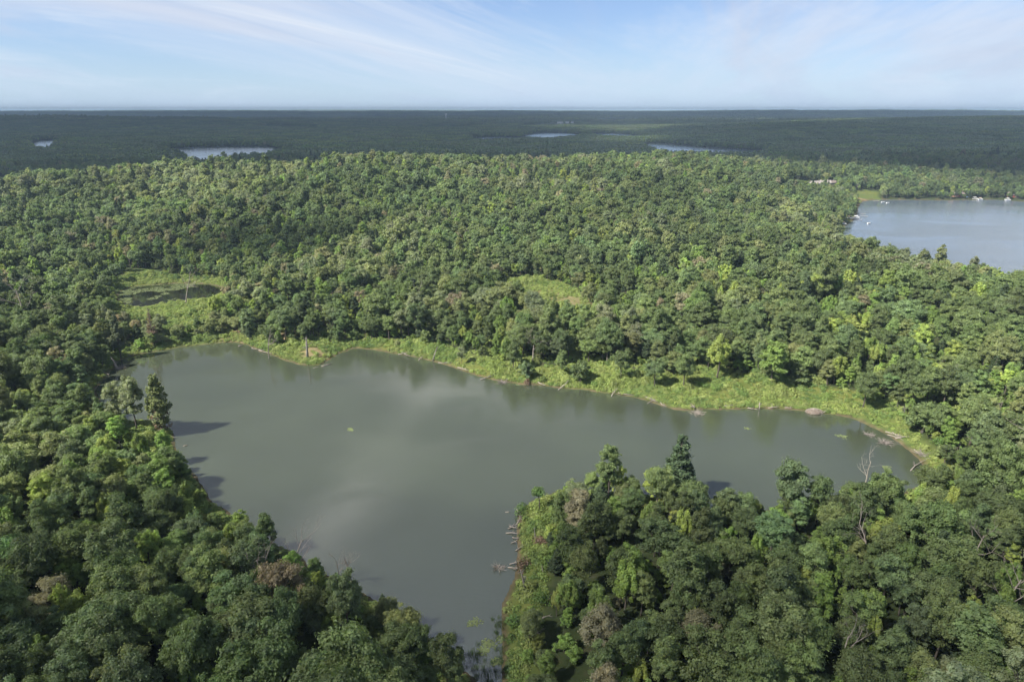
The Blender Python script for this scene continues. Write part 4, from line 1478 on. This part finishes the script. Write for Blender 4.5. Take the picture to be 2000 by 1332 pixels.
# stick lodge on the wide bank
b = water_or_ground(1590, 805)
e = obj("stick_lodge", None, None, tuple(b), 0.0, 0.78, label="low mound of bleached sticks and mud on the far shore", category="lodge")
iv, it = ICO2
rng = np.random.default_rng(3)
mb = MB(); mb.add(iv * np.array((3.3, 2.3, 1.05)) * rng.uniform(.86, 1.12, (len(iv), 1)), None, it, 0)
M_MUD = plain_material("dry_mud", (0.17, 0.13, 0.10), .95, noise=2.0, var=.3)
obj("mound", mb.mesh("mound", [M_MUD], True), e)
for k in range(150):
    a, el = rng.uniform(0, 6.28), rng.uniform(.05, 1.4)
    p = np.array((3.4 * math.cos(a) * math.cos(el), 2.4 * math.sin(a) * math.cos(el), 1.25 * math.sin(el)))
    t = unit(rng, 1)[0]; nrm = p / np.array((11.5, 5.8, 1.5)); t -= nrm * (t @ nrm) / (nrm @ nrm); t /= np.linalg.norm(t)
    le = rng.uniform(.4, 1.1)
    mb = MB(); mb.tube([p - t * le, p + t * le * .2 + (0, 0, .06), p + t * le], [.035, .045, .025], 4, 0)
    obj("stick", mb.mesh("stick", [M_PALE]), e)


# ------------------------------------------------------------------ reeds, water lilies
def blade_mesh(seed, n, R, H):
    rng = np.random.default_rng(seed)
    mb = MB()
    for k in range(n):
        p = np.array((*rng.normal(0, R, 2), -0.3)); lean = rng.normal(0, .14, 2); h = H * rng.uniform(.6, 1.2); w = .03
        a = rng.uniform(0, 3.14); s_ = np.array((math.cos(a), math.sin(a), 0)) * w
        t = p + np.array((*lean * h, h)); m = (p + t) / 2
        mb.add([p - s_, p + s_, m + s_ * .9, m - s_ * .9, t + s_ * .1, t - s_ * .1], [(0, 1, 2, 3), (3, 2, 4, 5)], None, 0)
    return mb.mesh("reed", [M_HERB])


def pad_mesh(seed, n, R):
    rng = np.random.default_rng(seed)
    mb = MB()
    for k in range(n):
        p = np.array((*rng.normal(0, R, 2), rng.uniform(.01, .03))); r = rng.uniform(.09, .2)
        a = np.arange(8) / 8 * 5.9 + rng.uniform(0, 6.28)
        V = np.vstack((p, p + np.stack((np.cos(a) * r, np.sin(a) * r, 0 * a + rng.uniform(0, .02)), 1)))
        mb.add(V, None, [(0, i, i + 1) for i in range(1, 8)], 0)
    return mb.mesh("pad", [M_HERB])


def along(pts, n, w, rng):
    P = np.array([at0(u, v) for u, v in pts]); t = rng.uniform(0, len(P) - 1, n); i = t.astype(int); f = (t - i)[:, None]
    q = P[i] * (1 - f) + P[np.minimum(i + 1, len(P) - 1)] * f
    return q + rng.normal(0, w, (n, 2))


rng = np.random.default_rng(44)
q = np.concatenate((along([(985, 1200), (984, 1250), (990, 1290), (994, 1345)], 120, 1.0, rng), along([(918, 1262), (932, 1300), (936, 1345)], 45, .9, rng), along([(955, 1290), (960, 1345)], 26, .7, rng)))
m = lake_sd(q[:, 0], q[:, 1]) < 1.0
q = q[m]; n = len(q)
sc = rng.uniform(.7, 1.2, n)
scatter("reeds", [blade_mesh(1, 20, .22, 1.0), blade_mesh(2, 14, .28, .8)], np.column_stack((q, np.zeros(n))), rng.integers(0, 2, n),
        np.column_stack((np.zeros((n, 2)), rng.uniform(0, 6.28, n))), np.column_stack((sc, sc, sc)), np.tile((.06, .095, .03), (n, 1)) * rng.uniform(.8, 1.2, (n, 1)),
        kind="stuff", label="dark green reeds standing in the shallow inlet", category="reeds")
spots = [(927, 1215, 10, .5), (955, 1258, 12, .6), (948, 1266, 6, .5), (970, 1292, 5, .3), (985, 1245, 5, .4), (685, 838, 7, .45), (1728, 911, 8, .5), (1640, 851, 6, .9), (1647, 850, 5, .6), (1460, 836, 2, .2), (1010, 752, 3, .4)]
q, pr = [], []
for (u, v, k, w) in spots:
    c = np.array(at0(u, v)); q.append(c + rng.normal(0, w, (k, 2)))
pm = []
c = np.random.default_rng(9)
px, py = jitter_grid(-330, -170, 320, 400, .9, c)
sdp = poly_sd(POND, px, py)
fm = fbm(px, py, 9, 123, 3)
edge_u = project(np.column_stack((px, py, 0 * px)))[0]
mm = (sdp < -.1) & ((sdp > -.4 - 1.6 * fm) & (fm > .42) | (fm > .66) | (edge_u < 256))
q.append(np.column_stack((px[mm], py[mm])))
q = np.concatenate(q); n = len(q); sc = rng.uniform(.8, 1.5, n)
scatter("water_lilies", [pad_mesh(5, 9, .35), pad_mesh(6, 6, .3)], np.column_stack((q, np.full(n, .005))), rng.integers(0, 2, n), np.column_stack((np.zeros((n, 2)), rng.uniform(0, 6.28, n))),
        np.column_stack((sc, sc, np.ones(n))), np.tile((.13, .16, .07), (n, 1)) * rng.uniform(.7, 1.2, (n, 1)), kind="stuff", label="pale green floating lily pads", category="water lilies")


# ------------------------------------------------------------------ docks, boats, cabins at the big lake
M_WHITE = plain_material("white_paint", (0.78, 0.78, 0.76), .4, noise=4, var=.06)
M_ALU = plain_material("aluminium", (0.55, 0.57, 0.6), .35, metal=.8)
M_PLANK = plain_material("dock_plank", (0.30, 0.26, 0.22), .8, noise=4, var=.3)
M_GREENC = plain_material("green_canvas", (0.05, 0.20, 0.16), .7)
M_TANC = plain_material("tan_canvas", (0.62, 0.48, 0.38), .7)
M_BLUEC = plain_material("blue_canvas", (0.10, 0.16, 0.32), .7)
M_RED = plain_material("red_paint", (0.45, 0.08, 0.06), .5)
M_SHINGLE = plain_material("roof_shingle", (0.20, 0.16, 0.14), .85, noise=6, var=.25)
M_PALEROOF = plain_material("pale_roof", (0.27, 0.24, 0.22), .8, noise=5, var=.2)
M_SIDING = plain_material("brown_siding", (0.22, 0.13, 0.09), .75, noise=5, var=.2)
M_TRIM = plain_material("light_siding", (0.36, 0.34, 0.31), .6, noise=5, var=.08)
M_GLASS = plain_material("window_glass", (0.03, 0.04, 0.05), .08, spec=.6)


def boat(u, v, rz, canvas, label, L=6.2, top=True):
    x, y = at0(u, v)
    e = obj("pontoon_boat" if top else "rowing_boat", None, None, (x, y, 0), rz, label=label, category="boat", group="boats moored on the big lake")
    if top:
        for s_ in (-1, 1):
            mb = MB(); mb.tube([(-L / 2, s_ * .8, .18), (L * .38, s_ * .8, .18), (L / 2, s_ * .8, .36)], [.3, .3, .06], 10, 0)
            obj("pontoon", mb.mesh("pontoon", [M_ALU], True), e)
        mb = MB(); mb.box((-L / 2, -1.2, .48), (L * .42, 1.2, .58)); obj("deck", mb.mesh("deck", [M_PLANK]), e)
        mb = MB()
        for (a, b_) in (((-L / 2, -1.2), (L * .42, -1.15)), ((-L / 2, 1.15), (L * .42, 1.2)), ((-L / 2, -1.15), (-L / 2 + .06, 1.15)), ((L * .40, -1.15), (L * .42, 1.15))):
            mb.box((*a, .585), (*b_, 1.25))
        obj("side_panel", mb.mesh("side_panel", [M_WHITE]), e)
        mb = MB(); mb.box((-L * .45, -1.0, .59), (-L * .2, 1.0, 1.05)); mb.box((L * .1, -1.05, .59), (L * .36, -.5, 1.05)); obj("bench", mb.mesh("bench", [M_TANC]), e)
        mb = MB()
        for k in range(7):
            a0, a1 = -1.25 + k * 2.5 / 7, -1.25 + (k + 1) * 2.5 / 7
            z0, z1 = 2.6 - .18 * a0 * a0, 2.6 - .18 * a1 * a1
            mb.add([(-L * .42, a0, z0), (L * .12, a0, z0), (L * .12, a1, z1), (-L * .42, a1, z1), (-L * .42, a0, z0 - .05), (L * .12, a0, z0 - .05), (L * .12, a1, z1 - .05), (-L * .42, a1, z1 - .05)],
                   [(0, 1, 2, 3), (7, 6, 5, 4), (0, 4, 5, 1), (3, 2, 6, 7)])
        obj("canopy", mb.mesh("canopy", [canvas]), e)
        for px_ in (-L * .4, L * .1):
            for py_ in (-1.15, 1.15):
                mb = MB(); mb.tube([(px_, py_, .6), (px_, py_, 2.4)], [.03, .03], 5, 0); obj("canopy_pole", mb.mesh("canopy_pole", [M_ALU]), e)
        mb = MB(); mb.box((-L / 2 - .45, -.2, .2), (-L / 2 - .02, .2, 1.1)); obj("motor", mb.mesh("motor", [M_GLASS]), e)
    else:
        n_ = 9
        mb = MB(); rows = []
        for k in range(n_):
            t = k / (n_ - 1); w = .75 * math.sin(math.pi * min(1, .25 + t * .75)) ** .6 if t < 1 else .03; xx = -L / 2 + L * t
            rows.append([(xx, -w, .62 + .15 * t * t), (xx, -w * .75, .1), (xx, 0, -.08), (xx, w * .75, .1), (xx, w, .62 + .15 * t * t)])
        V = np.array(rows).reshape(-1, 3); Q = [(k * 5 + j, k * 5 + j + 1, (k + 1) * 5 + j + 1, (k + 1) * 5 + j) for k in range(n_ - 1) for j in range(4)] 
        mb.add(V, Q); mb.add([rows[0][i] for i in range(5)], [(0, 1, 3, 4)], [(1, 2, 3)])
        obj("hull", mb.mesh("hull", [M_WHITE], True), e)
        for xx in (-L * .25, L * .08):
            mb = MB(); mb.box((xx - .15, -.6, .42), (xx + .15, .6, .47)); obj("seat", mb.mesh("seat", [M_PLANK]), e)


boat(1633, 441, 0.15, M_GREENC, "pontoon boat under a green canopy at the left dock", 6.5)
boat(1646, 439, 0.1, M_TANC, "pontoon boat beside the green-topped one", 5.5)
boat(1661, 428, 0.12, M_TANC, "tan-topped pontoon boat at the right dock", 6.5)
boat(1672, 427, 0.2, M_WHITE, "white-topped pontoon boat at the end of the right dock", 6.5)
boat(1725, 395.6, 0.1, M_BLUEC, "small white boat off the lawn shore", 4.2, False)
boat(1734, 397, 0.4, M_BLUEC, "small white boat farthest out from the lawn shore", 4.2, False)
boat(1889, 389.5, 0.0, M_BLUEC, "blue-topped boat at the far shore", 6, True)
boat(1904, 390, 0.1, M_WHITE, "white-topped boat right of the blue-topped one at the far shore", 6.5, True)
boat(1914, 391, 0.2, M_TANC, "tan-topped boat at the far shore", 6, True)
boat(1968, 392, 0.1, M_WHITE, "white boat alone at the right end of the far shore", 6, True)
boat(1697, 437, 0.5, M_WHITE, "small white boat out on the open water", 3.6, False)


def dock(a, b, label, w=1.3):
    p, q = np.array(at0(*a)), np.array(at0(*b))
    L = np.linalg.norm(q - p); rz = math.atan2(*(q - p)[::-1])
    e = obj("dock", None, None, (p[0], p[1], 0), rz, label=label, category="dock", group="docks on the big lake")
    nb = int(L / .9)
    mbp = MB(); mbp.box((.03, -w / 2, .5), (.87, w / 2, .56)); pl = mbp.mesh("plank", [M_PLANK])
    for k in range(nb):
        obj("plank", pl, e, (k * .9, 0, 0))
    mbp = MB(); mbp.tube([(0, 0, -2), (0, 0, .9)], [.06, .06], 6, 0); po = mbp.mesh("post", [M_PLANK])
    for k in range(0, nb + 1, 4):
        for s_ in (-1, 1):
            obj("post", po, e, (k * .9, s_ * (w / 2 + .08), 0))


dock((1625, 440), (1652, 442), "wooden dock between the two left pontoon boats")
dock((1650, 427), (1684, 430.5), "wooden dock with pontoon boats on both sides")
dock((1668, 418), (1692, 419), "upper thin dock below the leaning pines")
dock((1668, 421.5), (1696, 424), "long thin dock below the leaning pines")
dock((1706, 393.2), (1718, 394), "white dock at the lawn shore", 1.6)
dock((1895, 388.5), (1918, 389.5), "far dock between the white boats")


def cabin(u, v, rz, L, W, H, wall, roof, label):
    b = hit(u, v)
    e = obj("cabin", None, None, tuple(b - np.array((0, 0, .3))), rz, label=label, category="house", group="cabins by the big lake")
    mb = MB(); mb.box((-L / 2, -W / 2, 0), (L / 2, W / 2, H))
    g = H + W * .32
    for s_ in (-1, 1):
        x = s_ * (L / 2 - .01)
        mb.add([(x, -W / 2, H), (x, W / 2, H), (x, 0, g)], None, [(0, 1, 2) if s_ > 0 else (0, 2, 1)])
    obj("wall", mb.mesh("wall", [wall]), e)
    mb = MB(); o_ = .5
    for s_ in (-1, 1):
        y0, z0 = s_ * (W / 2 + o_), H - o_ * .64
        mb.add([(-L / 2 - o_, y0, z0), (L / 2 + o_, y0, z0), (L / 2 + o_, 0, g + .05), (-L / 2 - o_, 0, g + .05), (-L / 2 - o_, y0, z0 + .18), (L / 2 + o_, y0, z0 + .18), (L / 2 + o_, 0, g + .25), (-L / 2 - o_, 0, g + .25)],
               [(0, 3, 2, 1), (4, 5, 6, 7), (0, 1, 5, 4), (1, 2, 6, 5), (3, 0, 4, 7)])
    r_ = obj("roof", mb.mesh("roof", [roof]), e)
    mb = MB(); mb.box((L * .2, -.3, g - .6), (L * .2 + .6, .3, g + 1.0)); obj("chimney", mb.mesh("chimney", [M_PALEROOF]), r_)
    mb = MB(); mb.box((-.45, -W / 2 - .04, .2), (.45, -W / 2 + .02, 2.2)); obj("door", mb.mesh("door", [M_RED]), e)
    for x in (-L * .3, L * .3):
        mb = MB(); mb.box((x - .6, -W / 2 - .05, 1.0), (x + .6, -W / 2 + .02, 2.0)); w_ = obj("window", mb.mesh("window", [M_TRIM]), e)
        mb = MB(); mb.box((x - .5, -W / 2 - .07, 1.1), (x + .5, -W / 2 - .04, 1.9)); obj("pane", mb.mesh("pane", [M_GLASS]), w_)


cabin(1552, 368, .2, 9, 6, 3.5, M_TRIM, M_PALEROOF, "white cabin beside the bright lawn")
cabin(1570, 370, -.5, 13, 7, 3.6, M_SIDING, M_SHINGLE, "brown-roofed cabin right of the lawn")
cabin(1592, 366, .3, 14, 7, 4.2, M_TRIM, M_PALEROOF, "pale-roofed house in the middle of the cabins")
cabin(1610, 365, -.2, 11, 7, 4.5, M_TRIM, M_PALEROOF, "pale-roofed house right of the middle one")
cabin(1624, 364, .4, 9, 6, 4.2, M_TRIM, M_SHINGLE, "last light-walled cabin at the right of the row")
cabin(1868, 385, .1, 12, 7, 3.6, M_SIDING, M_SHINGLE, "brown cabin on the far shore behind the boats")
cabin(1975, 386, -.1, 10, 7, 3.4, M_SIDING, M_SHINGLE, "brown cabin at the right end of the far shore")

# water tower on the horizon and pale buildings near it
d = ray(871, 230); t = 5200 / d[1]
tx, ty = d[0] * t, d[1] * t
tz = zat(tx, ty)
e = obj("water_tower", None, None, (tx, ty, tz), label="white water tower standing above the forest near the horizon", category="water tower")
mb = MB()
prof = [(3.0, 34), (6.5, 36), (8.0, 39), (8.0, 42), (6.0, 45), (2.0, 47), (.2, 47.4)]
a = np.arange(20) / 20 * 2 * math.pi
V = np.concatenate([np.stack((np.cos(a) * r, np.sin(a) * r, 0 * a + z), 1) for r, z in prof])
Q = [(k * 20 + j, k * 20 + (j + 1) % 20, (k + 1) * 20 + (j + 1) % 20, (k + 1) * 20 + j) for k in range(len(prof) - 1) for j in range(20)]
mb.add(V, Q); obj("tank", mb.mesh("tank", [M_WHITE], True), e)
mb = MB(); mb.tube([(0, 0, 0), (0, 0, 6), (0, 0, 34.2)], [4.5, 2.2, 3.0], 16, 0); obj("pedestal", mb.mesh("pedestal", [M_WHITE], True), e)
for (u, L, H, lab) in ((1094, 34, 12, "long white building near the horizon, nearest the water tower"), (1108, 20, 13, "second white building near the horizon"), (1118, 16, 12, "last white building near the horizon")):
    d = ray(u, 233); t = 4400 / d[1]
    bx, by = d[0] * t, d[1] * t
    e = obj("building", None, None, (bx, by, zat(bx, by)), label=lab, category="building", group="pale buildings near the horizon")
    mb = MB(); mb.box((-L / 2, -10, 0), (L / 2, 10, H)); obj("wall", mb.mesh("wall", [M_WHITE]), e)
    mb = MB(); mb.box((-L / 2 - .5, -10.5, H + .003), (L / 2 + .5, 10.5, H + .8)); obj("roof", mb.mesh("roof", [M_PALEROOF]), e)


# ------------------------------------------------------------------ air
HAZE_TOP = 118.0


def build_haze():
    m, n, l, out = new_mat("haze")
    pv = n.new("ShaderNodeVolumePrincipled")
    pv.inputs["Color"].default_value = (0.58, 0.77, 1.0, 1)
    pv.inputs["Density"].default_value = 8.5e-5
    pv.inputs["Anisotropy"].default_value = 0.0
    l.new(pv.outputs[0], out.inputs["Volume"])
    mb = MB(); mb.box((-34000, -34000, -5), (34000, 34000, HAZE_TOP))
    obj("haze", mb.mesh("haze", [m]), kind="stuff", label="thin blue summer haze over the land", category="haze")


build_haze()


def build_clouds():
    mats = []
    for dens in (0.012, 0.045):
        m, n, l, out = new_mat("cloud")
        pv = n.new("ShaderNodeVolumeScatter")
        pv.inputs["Color"].default_value = (1, 1, 1, 1)
        pv.inputs["Density"].default_value = dens
        l.new(pv.outputs[0], out.inputs["Volume"])
        mats.append(m)
    hs = Vector((SUN_DIR.x, SUN_DIR.y)) / SUN_DIR.z

    def cloud(cx, cy, rx, ry, alt, thick, seed, rag=0.30, which=0):
        rng = np.random.default_rng(seed)
        iv, it = ICO4
        f = 1 + 0.0 * iv[:, 0]
        for k in range(26):
            d = unit(rng, 1)[0]; fr = rng.uniform(2, 7)
            f += rag / fr * np.sin(fr * iv @ d + rng.uniform(0, 6.28))
        V = iv * f[:, None] * np.array((rx, ry, thick / 2))
        obj("cloud", make_mesh("cloud", V, None, it, [mats[which]], smooth_shade=True), None, (cx + hs.x * alt, cy + hs.y * alt, alt), kind="structure",
            label="unseen cloud over the wooded land, for its shade and lake sheen")
    # (ground centre of the shade, half widths, height, thickness)
    cloud(30, 4, 270, 118, 520, 85, 1, 0.14)
    cloud(0, 3050, 5200, 1700, 1000, 60, 2, 0.10)  # thin unseen sheet, added so the lake reflects a bright sheen
    cloud(-1450, 2250, 1750, 1500, 2700, 260, 12, 0.2, 1)
    cloud(2000, 2150, 1600, 1450, 2700, 260, 13, 0.2, 1)
    cloud(880, 1010, 500, 260, 2600, 200, 14, 0.12, 1)
    cloud(-120, 425, 60, 36, 500, 90, 5)
    cloud(-200, 4650, 4800, 1150, 960, 90, 6, 0.08, 1)  # added out of view to darken the sunlit far strip
    cloud(300, 8500, 12000, 2300, 1850, 150, 7, 0.08, 1)  # added out of view to dim land and haze towards the horizon


build_clouds()
